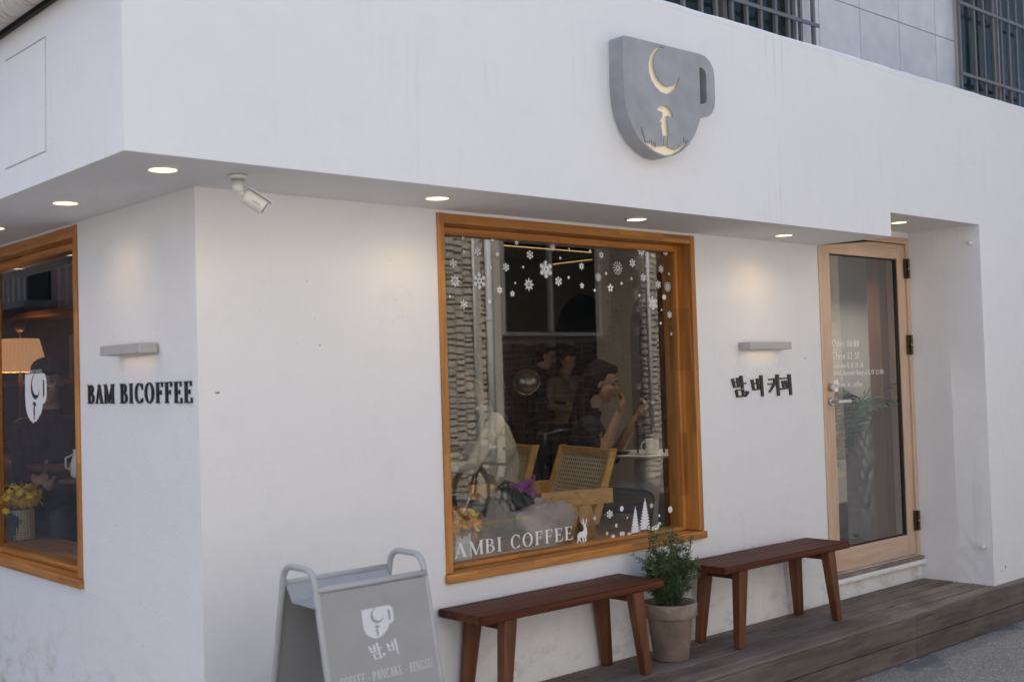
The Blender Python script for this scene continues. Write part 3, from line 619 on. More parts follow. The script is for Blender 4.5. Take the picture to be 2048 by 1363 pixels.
# access panel outline scratched in the side fascia, hooks on the pier
plain('pencil', (.30, .29, .28), .9, .5, 40)
ap = MB(); P4 = [at(12, 122, 0, FX), at(91, 74, 0, FX), at(92, 302, 0, FX), at(12, 338, 0, FX)]
for i, (a, b) in enumerate(((0, 1), (1, 2), (3, 2))): ap.tube([(FX - .0002, P4[a].y, P4[a].z), (FX - .0002, P4[b].y, P4[b].z)], .0022 if i != 1 else .0012, 6)
ap.build('access_panel_joint', 'pencil', cafe)
for px_, py_ in ((1949, 485), (1978, 1093)):
    y_ = FY + .055; p = at(px_, py_, 0, 7.30)
    k = MB().tube([(7.302, y_, p.z), (7.285, y_, p.z)], [.012, .010], 12); k.ell((7.275, y_, p.z), (.014, .014, .014)); k.build('hook', 'white_plastic', cafe, smooth=True)
# ------------------------------------------------------------ wooden deck: planks one by one
DK = .243
deck = thing('wooden_deck', (3.3, 3.48, 0), 'weathered grey-brown plank deck running along the cafe front', 'deck')
def planks(name, rows, L0, L1, mk, mat):
    for i, row in enumerate(rows):
        x = L0
        while x < L1 - .01:
            ln = random.uniform(1.7, 2.6) if x > L0 else random.uniform(.9, 2.4)
            if name == 'face_board': ln = 6.163 - x if x < 6 else 2.6
            x2 = min(L1, x + ln); mk(row, x + .0015, x2 - .0015, i).build(name, mat, deck, bevel=.003); x = x2
nrow = 5; wdk = (4.047 - 3.485) / nrow
planks('deck_board', range(nrow), 3.22, 12, lambda r_, a, b, i: MB().box(a, b, 3.485 + r_ * wdk + .006, 3.485 + (r_ + 1) * wdk - .006, DK - .026, DK + random.uniform(-.0015, .0015)) if r_ > 0 or True else None, 'deck')
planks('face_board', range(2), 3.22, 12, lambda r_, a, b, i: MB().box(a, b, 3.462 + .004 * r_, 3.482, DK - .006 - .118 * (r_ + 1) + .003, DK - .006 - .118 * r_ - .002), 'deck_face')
MB().box(3.24, 12, 3.49, 4.04, .0, DK - .03).build('substructure', 'gasket', deck)

gr = MB(); rg = random.Random(21)
for i in range(90):
    x_ = rg.uniform(3.4, 8); y_ = 4.035 - abs(rg.gauss(0, .10)) if i % 3 else rg.uniform(3.5, 4.03); s_ = rg.uniform(.0015, .006)
    if y_ > 3.49: gr.add([(x_ - s_, y_ - s_ * .6, DK + .002), (x_ + s_, y_ - s_ * .4, DK + .002), (x_ + s_ * .2, y_ + s_, DK + .002), (x_, y_, DK + .002 + s_)], [(0, 1, 2), (0, 1, 3), (1, 2, 3), (2, 0, 3)])
plain('grit', (.30, .26, .20), .95, .5, 50); gr.build('grit', 'grit', deck, kind='stuff')
# ------------------------------------------------------------ benches
def make_bench(loc, label):
    t = thing('wooden_bench', loc, label, 'bench', 'wooden benches on the deck'); WL[t] = (0, 0, 0)
    L, W_, H = 1.150, .305, .432
    s = MB(); prof = [(-W_ / 2 + .004, H - .036), (-W_ / 2, H - .026), (-W_ / 2, H - .012), (-W_ / 2 + .010, H), (W_ / 2 - .010, H), (W_ / 2, H - .012), (W_ / 2, H - .03), (W_ / 2 - .006, H - .036)]
    n = len(prof); NS = 10
    for k in range(NS + 1):
        x = -L / 2 + L * k / NS
        for y, z in prof: s.v.append((x, y + random.uniform(-.0012, .0012), z + random.uniform(-.0008, .0008)))
    for k in range(NS):
        for i in range(n): s.f.append((k * n + i, k * n + (i + 1) % n, (k + 1) * n + (i + 1) % n, (k + 1) * n + i))
    s.f.append(tuple(range(n))); s.f.append(tuple(NS * n + i for i in range(n))[::-1])
    s.build('seat', 'bench_x', t, bevel=.004)
    for sx in (-1, 1):
        for sy in (-1, 1):
            xt, xb = sx * .405, sx * .452; yt, yb = sy * .112, sy * .128
            tw, bw, td, bd = .036, .024, .028, .021
            MB().hexa([(xb - bw, yb - bd, 0), (xb + bw, yb - bd, 0), (xb + bw, yb + bd, 0), (xb - bw, yb + bd, 0)],
                      [(xt - tw, yt - td, H - .036), (xt + tw, yt - td, H - .036), (xt + tw, yt + td, H - .036), (xt - tw, yt + td, H - .036)]).build('leg', 'bench_leg', t, bevel=.006)
        MB().box(sx * .405 - .02, sx * .405 + .02, -.083, .083, H - .085, H - .037).build('crossbar', 'bench_y', t, bevel=.004)
    return t
b1 = make_bench((5.325, 3.860, DK + .001), 'dark red-brown wooden bench beside the glass door')
b2 = copy_tree(b1); b2.location = (3.728, 3.885, DK + .001); b2['label'] = 'dark red-brown wooden bench under the big window, behind the grey A-board'

# ------------------------------------------------------------ potted shrub
pp = thing('potted_shrub', (4.492, 3.865, DK + .001), 'bushy green rosemary-like shrub in a clay pot between the two benches', 'plant')
WL[pp] = (0, 0, 0)
MB().lathe([(.082, 0), (.088, .004), (.113, .205), (.116, .208), (.128, .21), (.136, .216), (.138, .272), (.135, .283), (.124, .284), (.118, .25), (.116, .245)], n=40).build('pot', 'terracotta', pp, smooth=True)
MB().lathe([(.001, .252), (.06, .258), (.117, .25)], n=30, cap=False).build('soil', 'soil', pp)
st = MB(); lf = [MB(), MB()]
rnd = random.Random(3)
def stem_path(a, lean, hgt):
    p = Vector((math.cos(a) * .03, math.sin(a) * .03, .25)); out = [p.copy()]; d = Vector((math.cos(a) * lean, math.sin(a) * lean, 1)).normalized()
    for i in range(9):
        d = (d + Vector((rnd.uniform(-.16, .16), rnd.uniform(-.16, .16), .10 + .04 * i * lean))).normalized(); p = p + d * hgt / 9; out.append(p.copy())
    return out
def needles(path, n, ln):
    for k in range(n):
        t = rnd.random() ** .8 * (len(path) - 1.001); i = int(t); p = path[i].lerp(path[i + 1], t - i); ax = (path[i + 1] - path[i]).normalized()
        a = rnd.uniform(0, 2 * PI); u = ax.orthogonal().normalized(); q = ax.cross(u); d = (u * math.cos(a) + q * math.sin(a)) * .9 + ax * rnd.uniform(.1, .9); d.normalize()
        l = ln * rnd.uniform(.6, 1.15); sd = d.cross(Vector((rnd.uniform(-1, 1), rnd.uniform(-1, 1), rnd.uniform(-1, 1)))).normalized() * l * .085
        m = lf[1 if rnd.random() < .22 + .25 * (t / len(path)) else 0]; o = len(m.v); e = p + d * l + Vector((0, 0, -l * .1))
        m.v += [tuple(p - sd * .4), tuple(p.lerp(e, .5) + sd), tuple(e), tuple(p.lerp(e, .5) - sd)]; m.f.append((o, o + 1, o + 2, o + 3))
for k in range(64):
    a = rnd.uniform(0, 2 * PI); h = rnd.uniform(.17, .31) if k > 14 else rnd.uniform(.32, .44)
    lean = rnd.uniform(.15, .80) if k > 14 else rnd.uniform(.02, .22)
    P_ = stem_path(a, lean, h)
    if k <= 6: P_ = [p + Vector((-.03, .01, 0)) * (i / 9) for i, p in enumerate(P_)]
    st.tube(P_, [.0028 - .0002 * i for i in range(10)], 5); needles(P_, 88, .030)
    for j in range(3):
        i = rnd.randint(3, 8); base = P_[i]; dd = Vector((rnd.uniform(-1, 1), rnd.uniform(-1, 1), rnd.uniform(.2, 1))).normalized()
        Q_ = [base + dd * .02 * s for s in range(5)]; st.tube(Q_, .0012, 4); needles(Q_, 34, .026)
st.build('stems', 'twig', pp); f0 = lf[0].build('foliage', 'needle', pp, fix=False, kind='stuff'); lf[1].build('young_foliage', 'needle_tip', pp, fix=False, kind='stuff')

# ------------------------------------------------------------ A-board on the street
ab = thing('sandwich_board', (2.25, 3.33, 0), 'grey metal A-board with tube frame, white cup emblem and menu words', 'sign'); WL[ab] = (0, 0, 0)
XA, XB = -.212, .228; YF, YB = -.095, .125; ZT = 1.005
def leg_y(z, s): return (YF - (ZT - z) * .20) if s < 0 else (YB + (ZT - z) * .20)
def bend(p0, p1, p2, r, n=6):
    p0, p1, p2 = map(Vector, (p0, p1, p2)); a = p1 + (p0 - p1).normalized() * r; b = p1 + (p2 - p1).normalized() * r
    return [(a.lerp(p1, t)).lerp(p1.lerp(b, t), t) for t in [i / n for i in range(n + 1)]]
for i, x in enumerate((XA, XB)):
    zt = ZT + .062
    pts = [(x, leg_y(.0, -1), .0)] + bend((x, leg_y(.0, -1), 0), (x, leg_y(zt, -1) + .008, zt), (x, leg_y(zt, 1), zt), .05) + bend((x, leg_y(zt, -1), zt), (x, leg_y(zt, 1) - .008, zt), (x, leg_y(.0, 1), 0), .05) + [(x, leg_y(.0, 1), .0)]
    MB().tube(pts, .0110, 14).build('tube_frame', 'board_tube', ab, smooth=True)
MB().tube([(XA, YF, ZT), (XB, YF, ZT)], .0105, 12).build('top_bar', 'board_tube', ab, smooth=True)
MB().tube([(XA, YB, ZT), (XB, YB, ZT)], .0105, 12).build('top_bar', 'board_tube', ab, smooth=True)
for s, nm in ((-1, 'front_panel'), (1, 'back_panel')):
    zt, zb = ZT - .012, .12; y0, y1 = leg_y(zb, s), leg_y(zt, s); th = .0016
    MB().hexa([(XA + .006, y0 - th, zb), (XB - .006, y0 - th, zb), (XB - .006, y0 + th, zb), (XA + .006, y0 + th, zb)], [(XA + .006, y1 - th, zt), (XB - .006, y1 - th, zt), (XB - .006, y1 + th, zt), (XA + .006, y1 + th, zt)]).build(nm, 'board_paint', ab)
tr = MB(); T_ = [(YB - .005, ZT - .004), (YB - .045, ZT - .062), (YF + .012, ZT - .066), (YF + .004, ZT - .012)]
for (ya, za), (yb, zb) in zip(T_[:-1], T_[1:]):
    tr.hexa([(XA + .012, ya, za), (XB - .012, ya, za), (XB - .012, yb, zb), (XA + .012, yb, zb)], [(XA + .012, ya, za + .002), (XB - .012, ya, za + .002), (XB - .012, yb, zb + .002), (XA + .012, yb, zb + .002)])
tr.build('tray', 'board_tube', ab)
nv = Vector((0, .20, 1)).normalized(); nw = Vector((0, -1, .20)).normalized()
def panel_frame(u, z): return frame((u, leg_y(z, -1) - .0022, z), (1, 0, 0), tuple(nv), tuple(nw))
def to_panel(px_, py_):
    p = at(px_, py_, 1, 3.255); return p.x - 2.28, p.z
u, z = to_panel(755, 1238)
link('emblem', fill2d(emblem(.104, .126), .0006, panel_frame(u, z), 'emblem'), 'sticker_board', ab)
u0, z0 = to_panel(731, 1310); u1, _ = to_panel(787, 1310); uz, zt_ = to_panel(758, 1280)
k = (u1 - u0) / 450.0; kz = .056 / 330.0
def hang(keys, kx, kz_, ox, oy): return [([((p[0] - ox) * kx, (oy - p[1]) * kz_) for p in A], [((p[0] - ox) * kx, (oy - p[1]) * kz_) for p in B], c) for q in keys for A, B, c in HANGUL[q]]
strokes_mb(hang(('bam', 'comma', 'bi'), k, kz, 185, 1104), .0005).tf(panel_frame(u0, z0)).build('board_name_lettering', 'sticker_board', ab)
u0, z0 = to_panel(668, 1366); u1, _ = to_panel(851, 1340)
lettering('COFFEE · PANCAKE · BINGSU', panel_frame(u0, (z0 + to_panel(851, 1340)[1]) / 2 + .019), .030, u1 - u0, .0005, 'sticker_board', ab, 'board_menu_lettering', track=.10, single=True)

# ------------------------------------------------------------ fascia cup sign
cs = thing('cup_sign', ((EX0 + EX1) / 2, FY, EZ0), 'grey metal cup-shaped sign with cut-out moon and umbrella figure on the fascia', 'sign')
plain('sign_metal', (.33, .335, .355), .5, .14, 7, metal=.1, bmp=.05); emit('sign_glow', (1, .87, .64), .10)
CM = FRONT(0, FACE_Y + .006, 0)
link('face', place(fill2d(EMB, .006, CM, 'face'), cs), 'sign_metal', cs, bevel=.0015)
def inset(lp, d):
    cx = sum(p[0] for p in lp) / len(lp); cz = sum(p[1] for p in lp) / len(lp)
    return [(cx + (p[0] - cx) * (1 - d), cz + (p[1] - cz) * (1 - d)) for p in lp]
def rim(lp, m, y0, y1, th):
    n = len(lp); area = sum(lp[i][0] * lp[(i + 1) % n][1] - lp[(i + 1) % n][0] * lp[i][1] for i in range(n)); s = 1 if area > 0 else -1
    inn = []
    for i in range(n):
        a = Vector(lp[i - 1]); b = Vector(lp[(i + 1) % n]); t = (b - a).normalized(); inn.append((lp[i][0] - s * t.y * th * -1 * -1 * 1, lp[i][1] + s * t.x * th))
    for i in range(n):
        j = (i + 1) % n; o = len(m.v)
        for q, y in ((lp[i], y0), (lp[j], y0), (lp[j], y1), (lp[i], y1), (inn[i], y0), (inn[j], y0), (inn[j], y1), (inn[i], y1)): m.v.append((q[0], y, q[1]))
        m.f += [(o, o + 1, o + 2, o + 3), (o + 5, o + 4, o + 7, o + 6), (o, o + 4, o + 5, o + 1), (o + 3, o + 2, o + 6, o + 7)]
rm = MB(); rim(EMB[0], rm, FACE_Y + .0062, FY - .012, .004); rm.build('rim', 'sign_metal', cs)
rm = MB(); rim(EMB[1], rm, FACE_Y + .0062, FY - .012, -.003); rm.build('slot_rim', 'sign_metal', cs)
link('light_panel', place(fill2d([inset(EMB[0], .03), inset(EMB[1], -.12)], .004, FRONT(0, FACE_Y + .020, 0), 'light_panel'), cs), 'sign_glow', cs)
link('backing', place(fill2d([EMB[0], EMB[1]], .012, FRONT(0, FY - .0005, 0), 'backing'), cs), 'white_trim', cs)

# ------------------------------------------------------------ wall signs
sg = thing('wall_lettering', (WX, 4.6, 1.6), 'raised black serif letters reading BAM BICOFFEE on the side wall', 'sign')
pL = at(174, 818, 0, WX - .008); pR = at(387, 815, 0, WX - .008)
plain('stud', (.3, .3, .3), .4)
lettering('BAM BICOFFEE', SIDE(WX - .001, pL.y, 1.612), .083, pL.y - pR.y, .007, 'black_letter', sg, 'letter', track=.10)
ko = thing('wall_lettering', (5.6, WY, 1.55), 'raised black Korean brush letters on the front wall beside the door', 'sign')
def fatten(A, B, k=.05): return [(a[0] + (a[0] - b[0]) * k, a[1] + (a[1] - b[1]) * k) for a, b in zip(A, B)]
def kpt(p): q = at(1440 + p[0] / 7.175, 640 + p[1] / 7.175, 1, WY - .012); return (q.x, q.z)
for kk, nm in (('bam', 'letter'), ('comma', 'comma'), ('bi', 'letter'), ('keo', 'letter'), ('pi', 'letter')):
    strokes_mb([([kpt(p) for p in fatten(A, B)], [kpt(p) for p in fatten(B, A)], c) for A, B, c in HANGUL[kk]], .008).tf(FRONT(0, WY - .001, 0)).build(nm, 'black_letter', ko)

# ------------------------------------------------------------ wall lamps and downlights
def lamp_light(name, typ, loc, energy, col, parent=None, rot=None, **kw):
    l = D.lights.new(name, typ); l.energy = energy; l.color = col
    for k_, v_ in kw.items(): setattr(l, k_, v_)
    o = D.objects.new(name, l); COL.objects.link(o); o.location = loc
    if rot: o.rotation_euler = rot
    if parent: o.parent = parent; o.location = Vector(loc) - Vector(WL[parent])
    return o
t = thing('wall_lamp', (5.58, WY, 1.80), 'slim grey box wall lamp above the Korean lettering', 'lamp', 'box wall lamps')
MB().box(5.375, 5.778, 3.968, 4.045, 1.79, 1.832).build('housing', 'lamp_grey', t, bevel=.003); MB().box(5.43, 5.72, 4.045, 4.0505, 1.795, 1.827).build('bracket', 'gasket', t)
MB().box(5.42, 5.735, 3.985, 4.035, 1.7875, 1.7895).build('diffuser', 'white_trim', t)
lamp_light('glow', 'AREA', (5.578, 4.01, 1.786), .035, (1, .72, .45), t, shape='RECTANGLE', size=.3, size_y=.05)
t = thing('wall_lamp', (WX, 4.57, 1.80), 'slim grey box wall lamp above the serif lettering on the side wall', 'lamp', 'box wall lamps')
MB().box(1.968, WX - .006, 4.376, 4.755, 1.812, 1.853).build('housing', 'lamp_grey', t, bevel=.003); MB().box(WX - .006, WX - .0005, 4.43, 4.70, 1.817, 1.848).build('bracket', 'gasket', t)
MB().box(1.985, 2.035, 4.42, 4.71, 1.8095, 1.8115).build('diffuser', 'white_trim', t)
lamp_light('glow', 'AREA', (2.01, 4.565, 1.808), .035, (1, .66, .42), t, shape='RECTANGLE', size=.05, size_y=.3)
DLS = [(1.798, 3.775, SOF, 'round ceiling downlight in the overhang at the building corner'), (1.797, 4.654, SOF, 'round ceiling downlight above the side wall, second from the corner'), (1.80, 5.525, SOF, 'round ceiling downlight above the side window, cut by the left picture edge'), (1.80, 6.42, SOF, 'round downlight above the side window, seen mirrored right in its glass'), (1.80, 7.27, SOF, 'round downlight further along the side overhang, mirrored left in the side window'), (3.010, 3.780, SOF, 'round ceiling downlight above the blank front wall left of the big window'), (4.262, 3.795, SOF, 'round ceiling downlight above the big front window'), (5.519, 3.815, SOF, 'round ceiling downlight above the Korean lettering'), (6.665, 3.753, SOF2, 'round ceiling downlight in the recess above the glass door')]
for x, y, z, lab in DLS:
    t = thing('downlight', (x, y, z), lab, 'downlight', 'downlights in the overhang')
    MB().lathe([(.0475, -.0012), (.048, -.007), (.052, -.008), (.058, -.006), (.061, -.0005)], (x, y, z), 32, cap=False).build('trim_ring', 'white_trim', t, smooth=True)
    MB().lathe([(.0005, -.0055), (.0478, -.0045)], (x, y, z), 32, cap=False).build('diffuser', 'downlight_glow', t)
    lamp_light('beam', 'SPOT', (x, y, z - .014), 2.2, (1, .66, .36), t, spot_size=R(146), spot_blend=1.0, shadow_soft_size=.03)

# ------------------------------------------------------------ security camera
c = at(475, 350, 2, SOF); cx, cy = c.x, c.y
t = thing('security_camera', (cx, cy, SOF), 'small white bullet security camera under the overhang near the corner', 'camera')
MB().lathe([(.036, -.0005), (.036, -.009), (.028, -.016)], (cx, cy, SOF), 24).build('base', 'white_plastic', t, smooth='w')
MB().lathe([(.024, -.016), (.021, -.055), (.012, -.062)], (cx, cy, SOF), 20).build('neck', 'white_plastic', t, smooth='w')
bd = (Vector((AX[0][0], AX[1][0], AX[2][0])) * .80 + Vector((0, 0, -1)) * .52 + Vector((AX[0][2], AX[1][2], 0)) * .22).normalized()
p0 = Vector((cx, cy, SOF - .058)); p1 = p0 + bd * .028; p2 = p1 + bd * .082
MB().tube([p0, p1], .009, 10).build('arm', 'white_plastic', t)
bo = MB().tube([p1, p1 + bd * .004, p2 - bd * .002, p2], [.025, .028, .028, .026], 24).build('body', 'white_plastic', t, smooth='w')
up = (Vector((0, 0, 1)) - bd * bd.z).normalized(); sdv = bd.cross(up)
MB().hexa([p1 - sdv * .029 + up * .028, p2 + bd * .012 - sdv * .029 + up * .028, p2 + bd * .012 + sdv * .029 + up * .028, p1 + sdv * .029 + up * .028], [p1 - sdv * .027 + up * .032, p2 + bd * .012 - sdv * .027 + up * .032, p2 + bd * .012 + sdv * .027 + up * .032, p1 + sdv * .027 + up * .032]).build('visor', 'white_plastic', bo)
MB().tube([p2, p2 + bd * .002], .021, 20).build('lens', 'gasket', bo)
tc = Vector((AX[0][2], AX[1][2], 0)) * -1; tq = (tc - bd * bd.dot(tc)).normalized()
MB().tube([p1 + bd * .035 + tq * .0275, p1 + bd * .065 + tq * .0275], .002, 6).build('dark_mark', 'metal_grey', bo)

# ------------------------------------------------------------ awning roll on the side overhang
plain('awning_tube', (.50, .48, .47), .5, .06); 
def streaky():
    m, n, b = newmat('awning_cloth'); v = geo_pos(n, (6, 1, 6)); f = noise(n, geo_pos(n, (1, 9, 1)), 9, 4, .7)
    c = ramp(n, f, [(.5, (.52, .49, .47)), (.66, (.25, .17, .13))]); n.links.new(c, b.inputs['Base Color']); b.inputs['Roughness'].default_value = .6
streaky()
aw = thing('awning_roll', (1.47, 3.7, 3.1), 'grey rolled-up awning tube along the top of the side overhang', 'awning')
MB().tube([(1.487, 3.62, 3.088), (1.487, 11, 3.088)], .050, 24).build('roller', 'awning_cloth', aw, smooth=True)
MB().box(1.542, FX - .001, 3.60, 11, 3.05, 3.19).build('rail', 'gasket', aw)  # black strip along the fascia, behind the roller
MB().tube([(1.478, 3.62, 3.172), (1.478, 11, 3.172)], .03, 14).build('hood', 'white_trim', aw, smooth=True)
# ------------------------------------------------------------ grey upper building behind the fascia
UY = 5.0
plain('render_grey', (.69, .665, .65), .9, .08, 5, bmp=.5, bscale=120, rand=.06); plain('joint_grey', (.20, .20, .21), .9)
plain('alu', (.16, .145, .14), .5, .06); plain('alu_pale', (.58, .55, .51), .4, .05, metal=.3)
plain('room_dark', (.02, .024, .026), .8, .3); plain('glass_frost', (.030, .036, .033), .7, .4, 3, spec=.15)
up_ = thing('upper_building', (5.43, UY, FTOP - .1), 'grey rendered upper storey with barred windows rising behind the white fascia', 'building')
MB().box(5.43, 26, UY + .03, 11.9, FTOP - .09, 5.52).build('core', 'joint_grey', up_); MB().box(5.43, 7.5, UY + .03, 6.2, 5.52, 14.5).build('shadow_tower', 'render_grey', up_)  # tall block is an added unseen tower, sized to shade the opposite wall
WIN_U = [(5.72, 7.45, 3.75, 5.3), (9.98, 11.6, 3.75, 5.3)]
xs = [5.43, 5.72, 6.6, 7.72, 8.394, 9.009, 9.626, 9.98, 10.8, 11.6] + [12.2 + .6 * i for i in range(23)]
zs = [3.34, 3.75, 4.573, 5.3, 5.52]
xs[3] = 7.806; xs[2] = 7.45; xs = sorted(set(xs))
for i in range(len(xs) - 1):
    for j in range(len(zs) - 1):
        x0, x1, z0, z1 = xs[i], xs[i + 1], zs[j], zs[j + 1]
        if any(x0 >= a - .01 and x1 <= b + .01 and z0 >= c_ - .01 and z1 <= d + .01 for a, b, c_, d in WIN_U): continue
        zz = z1
        MB().box(x0 + .004, x1 - .004, UY, UY + .029, z0 + .004, zz - .004).build('wall_panel', 'render_grey', up_)
for wi, (a, b, c_, d) in enumerate(WIN_U):
    wn_ = MB(); fr = .045
    for q in ((a, a + fr, c_, d), (b - fr, b, c_, d), ((a + b) / 2 - fr / 2, (a + b) / 2 + fr / 2, c_ + fr, d - fr), (a + fr, b - fr, c_, c_ + fr), (a + fr, b - fr, d - fr, d)): wn_.box(q[0], q[1], UY - .03, UY + .029, q[2], q[3])
    wo_ = wn_.build('window', 'alu_pale' if wi else 'alu', up_)
    MB().box(a + fr, (a + b) / 2 - fr / 2, UY + .005, UY + .009, c_ + fr, d - fr).build('pane', 'pane_far', wo_); MB().box((a + b) / 2 + fr / 2, b - fr, UY + .005, UY + .009, c_ + fr, d - fr).build('pane', 'pane_far', wo_)
    MB().box(a + fr, b - fr, UY + .018, UY + .0285, c_ + fr, d - fr).build('frosted_glazing', 'glass_frost', wo_)
    bars = (6.07, 6.26, 6.42, 6.60, 6.77, 6.94, 7.12, 7.28, 7.44, 7.61) if wi == 0 else (9.92, 10.20, 10.38, 10.57, 10.73, 10.89, 11.05, 11.22, 11.4)
    for x in bars: MB().box(x - .013, x + .013, UY - .085, UY - .06, 3.6, 5.3).build('bar', 'alu', wo_)
    for z in ((4.27, 4.9) if wi == 0 else (4.255, 4.895)): MB().box(bars[0] - .02, bars[-1] + .05, UY - .098, UY - .0855, z - .014, z + .014).build('bar_rail', 'alu', wo_)

# ------------------------------------------------------------ stone-clad building across the street (seen mirrored in the window)
OY = -3.0
def stone_mat():
    m, n, b = newmat('stone'); v = geo_pos(n); f = noise(n, v, 9, 5); f2 = noise(n, v, 60, 3)
    c = ramp(n, f, [(.3, (.50, .44, .36)), (.5, (.62, .57, .49)), (.7, (.70, .62, .51))]); c = mix(n, .3, c, ramp(n, f2, [(.3, (.5, .5, .5)), (.7, (1, 1, 1))]), 'MULTIPLY')
    n.links.new(c, b.inputs['Base Color']); b.inputs['Roughness'].default_value = .9; bump(n, b, f2, .6, .01)
stone_mat(); plain('pilaster', (.56, .52, .45), .85, .06); plain('opposite_render', (.54, .54, .54), .85, .06); plain('dark_brick', (.26, .22, .19), .9, .3, 9); plain('mortar', (.30, .26, .22), .9); plain('brown_stone_and_shade', (.085, .05, .042), .9, .35, 9, bmp=.4); plain('pipe_white', (.78, .77, .74), .4, .04)
op = thing('stone_clad_building', (9.5, OY, 0), 'beige stone-clad house across the street, mirrored in the big window', 'building')
MB().box(-30, 17, OY - 6, OY - .05, 0, 6.2).build('wall', 'opposite_render', op); MB().box(17, 40, OY - 6, OY - .05, 0, 6.2).build('dark_brick_wall', 'dark_brick', op); MB().box(6, 17, OY - .0495, OY - .004, .1, 4.65).build('mortar_bed', 'mortar', op)
OW = (10.0, 11.87, 2.22, 3.50)
rs = random.Random(11); stones = []; sx0 = 6.0
while sx0 < 17:      # irregular ashlar: narrow columns, each with its own course heights
    sx1 = sx0 + rs.uniform(.13, .24); z = .12 + rs.uniform(0, .05)
    while z < 4.6:
        h = rs.uniform(.05, .115); cut = rs.choice((None, None, rs.uniform(.35, .65)))
        for x, x1 in (((sx0, sx1),) if cut is None or sx1 - sx0 < .16 else ((sx0, sx0 + (sx1 - sx0) * cut), (sx0 + (sx1 - sx0) * cut, sx1))):
            free = not (x1 > OW[0] - .14 and x < OW[1] + .08 and z + h > OW[2] - .06 and z < OW[3] + .1) and not (9.55 < (x + x1) / 2 < 9.66) and not (9.86 < (x + x1) / 2 < 10.0)
            if free: stones.append((x + .005, x1 - .005, z + .005, z + h - .005, rs.uniform(.004, .03)))
        z += h
    sx0 = sx1
stones.sort(key=lambda s: abs(s[0] - 9.3) + .15 * abs((s[2]) - 2.2))
def stone_mb(m, s):
    x0, x1, z0, z1, d = s; b = min(.010, (x1 - x0) * .2); y0 = OY - .05
    j = [rs.uniform(-.006, .006) for _ in range(4)]
    m.add([(x0, y0, z0), (x1, y0, z0), (x1, y0, z1), (x0, y0, z1), (x0 + b, y0 + .05 + d + j[0], z0 + b), (x1 - b, y0 + .05 + d + j[1], z0 + b), (x1 - b, y0 + .05 + d + j[2], z1 - b), (x0 + b, y0 + .05 + d + j[3], z1 - b)], [(4, 7, 6, 5), (0, 4, 5, 1), (1, 5, 6, 2), (2, 6, 7, 3), (3, 7, 4, 0)])
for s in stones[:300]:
    m = MB(); stone_mb(m, s); m.build('stone', 'brown_stone_and_shade' if 10.02 < s[0] < 12.58 and (s[2] < 2.3 or s[0] > 11.85) else 'stone', op)  # brown brick, carried on over the pale stones beyond as painted shade
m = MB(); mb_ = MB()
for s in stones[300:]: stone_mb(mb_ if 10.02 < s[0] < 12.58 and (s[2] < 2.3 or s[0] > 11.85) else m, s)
m.build('stone_cladding', 'stone', op, kind='stuff'); mb_.build('brown_brick_shade_cladding', 'brown_stone_and_shade', op, kind='stuff')
MB().box(9.55, 9.66, OY - .05, OY + .03, .1, 4.6).build('pilaster', 'pilaster', op); MB().box(9.86, 9.985, OY - .05, OY + .05, .1, 4.6).build('pilaster', 'pilaster', op)
def pipe(x, r, z0, z1):
    p = MB().tube([(x, OY + .06 + r, z0), (x, OY + .06 + r, z1)], r, 14)
    o = p.build('drain_pipe', 'pipe_white', op, smooth=True)
    for zz in (z0 + .35, (z0 + z1) / 2, z1 - .5): MB().lathe([(r * 1.25, -.015), (r * 1.25, .015)], (x, OY + .06 + r, zz), 14).build('bracket', 'pipe_white', o)
pipe(9.51, .020, .95, 4.4); pipe(9.735, .045, .45, 4.4); pipe(12.83, .026, .9, 4.4)
x0, x1, z0, z1 = OW; fr = MB()
for q in ((x0, x0 + .06, z0, z1), (x1 - .06, x1, z0, z1), (x0 + .06, x1 - .06, z0, z0 + .05), (x0 + .06, x1 - .06, z1 - .05, z1), (10.86, 10.92, z0 + .05, z1 - .05)): fr.box(q[0], q[1], OY - .04, OY + .06, q[2], q[3])
wo_ = fr.build('window', 'alu_pale', op); MB().box(x0 + .06, x1 - .06, OY + .010, OY + .016, z0 + .05, z1 - .05).build('pane', 'pane_far', wo_); MB().box(x0 + .06, x1 - .06, OY - .003, OY + .001, z0 + .05, z1 - .05).build('dark_room', 'room_dark', wo_)
# bands of slatted shutter further along (mirrored in the door)
plain('shutter', (.60, .58, .54), .6, .05)
sh = MB()
for i in range(13, 30): sh.add([(19.5, OY + .02, 1.9 + i * .09), (27, OY + .02, 1.9 + i * .09), (27, OY + .06, 1.945 + i * .09), (19.5, OY + .06, 1.945 + i * .09), (27, OY + .02, 1.99 + i * .09), (19.5, OY + .02, 1.99 + i * .09)], [(0, 1, 2, 3), (3, 2, 4, 5)])
sh.build('roller_shutter', 'shutter', op, fix=False)

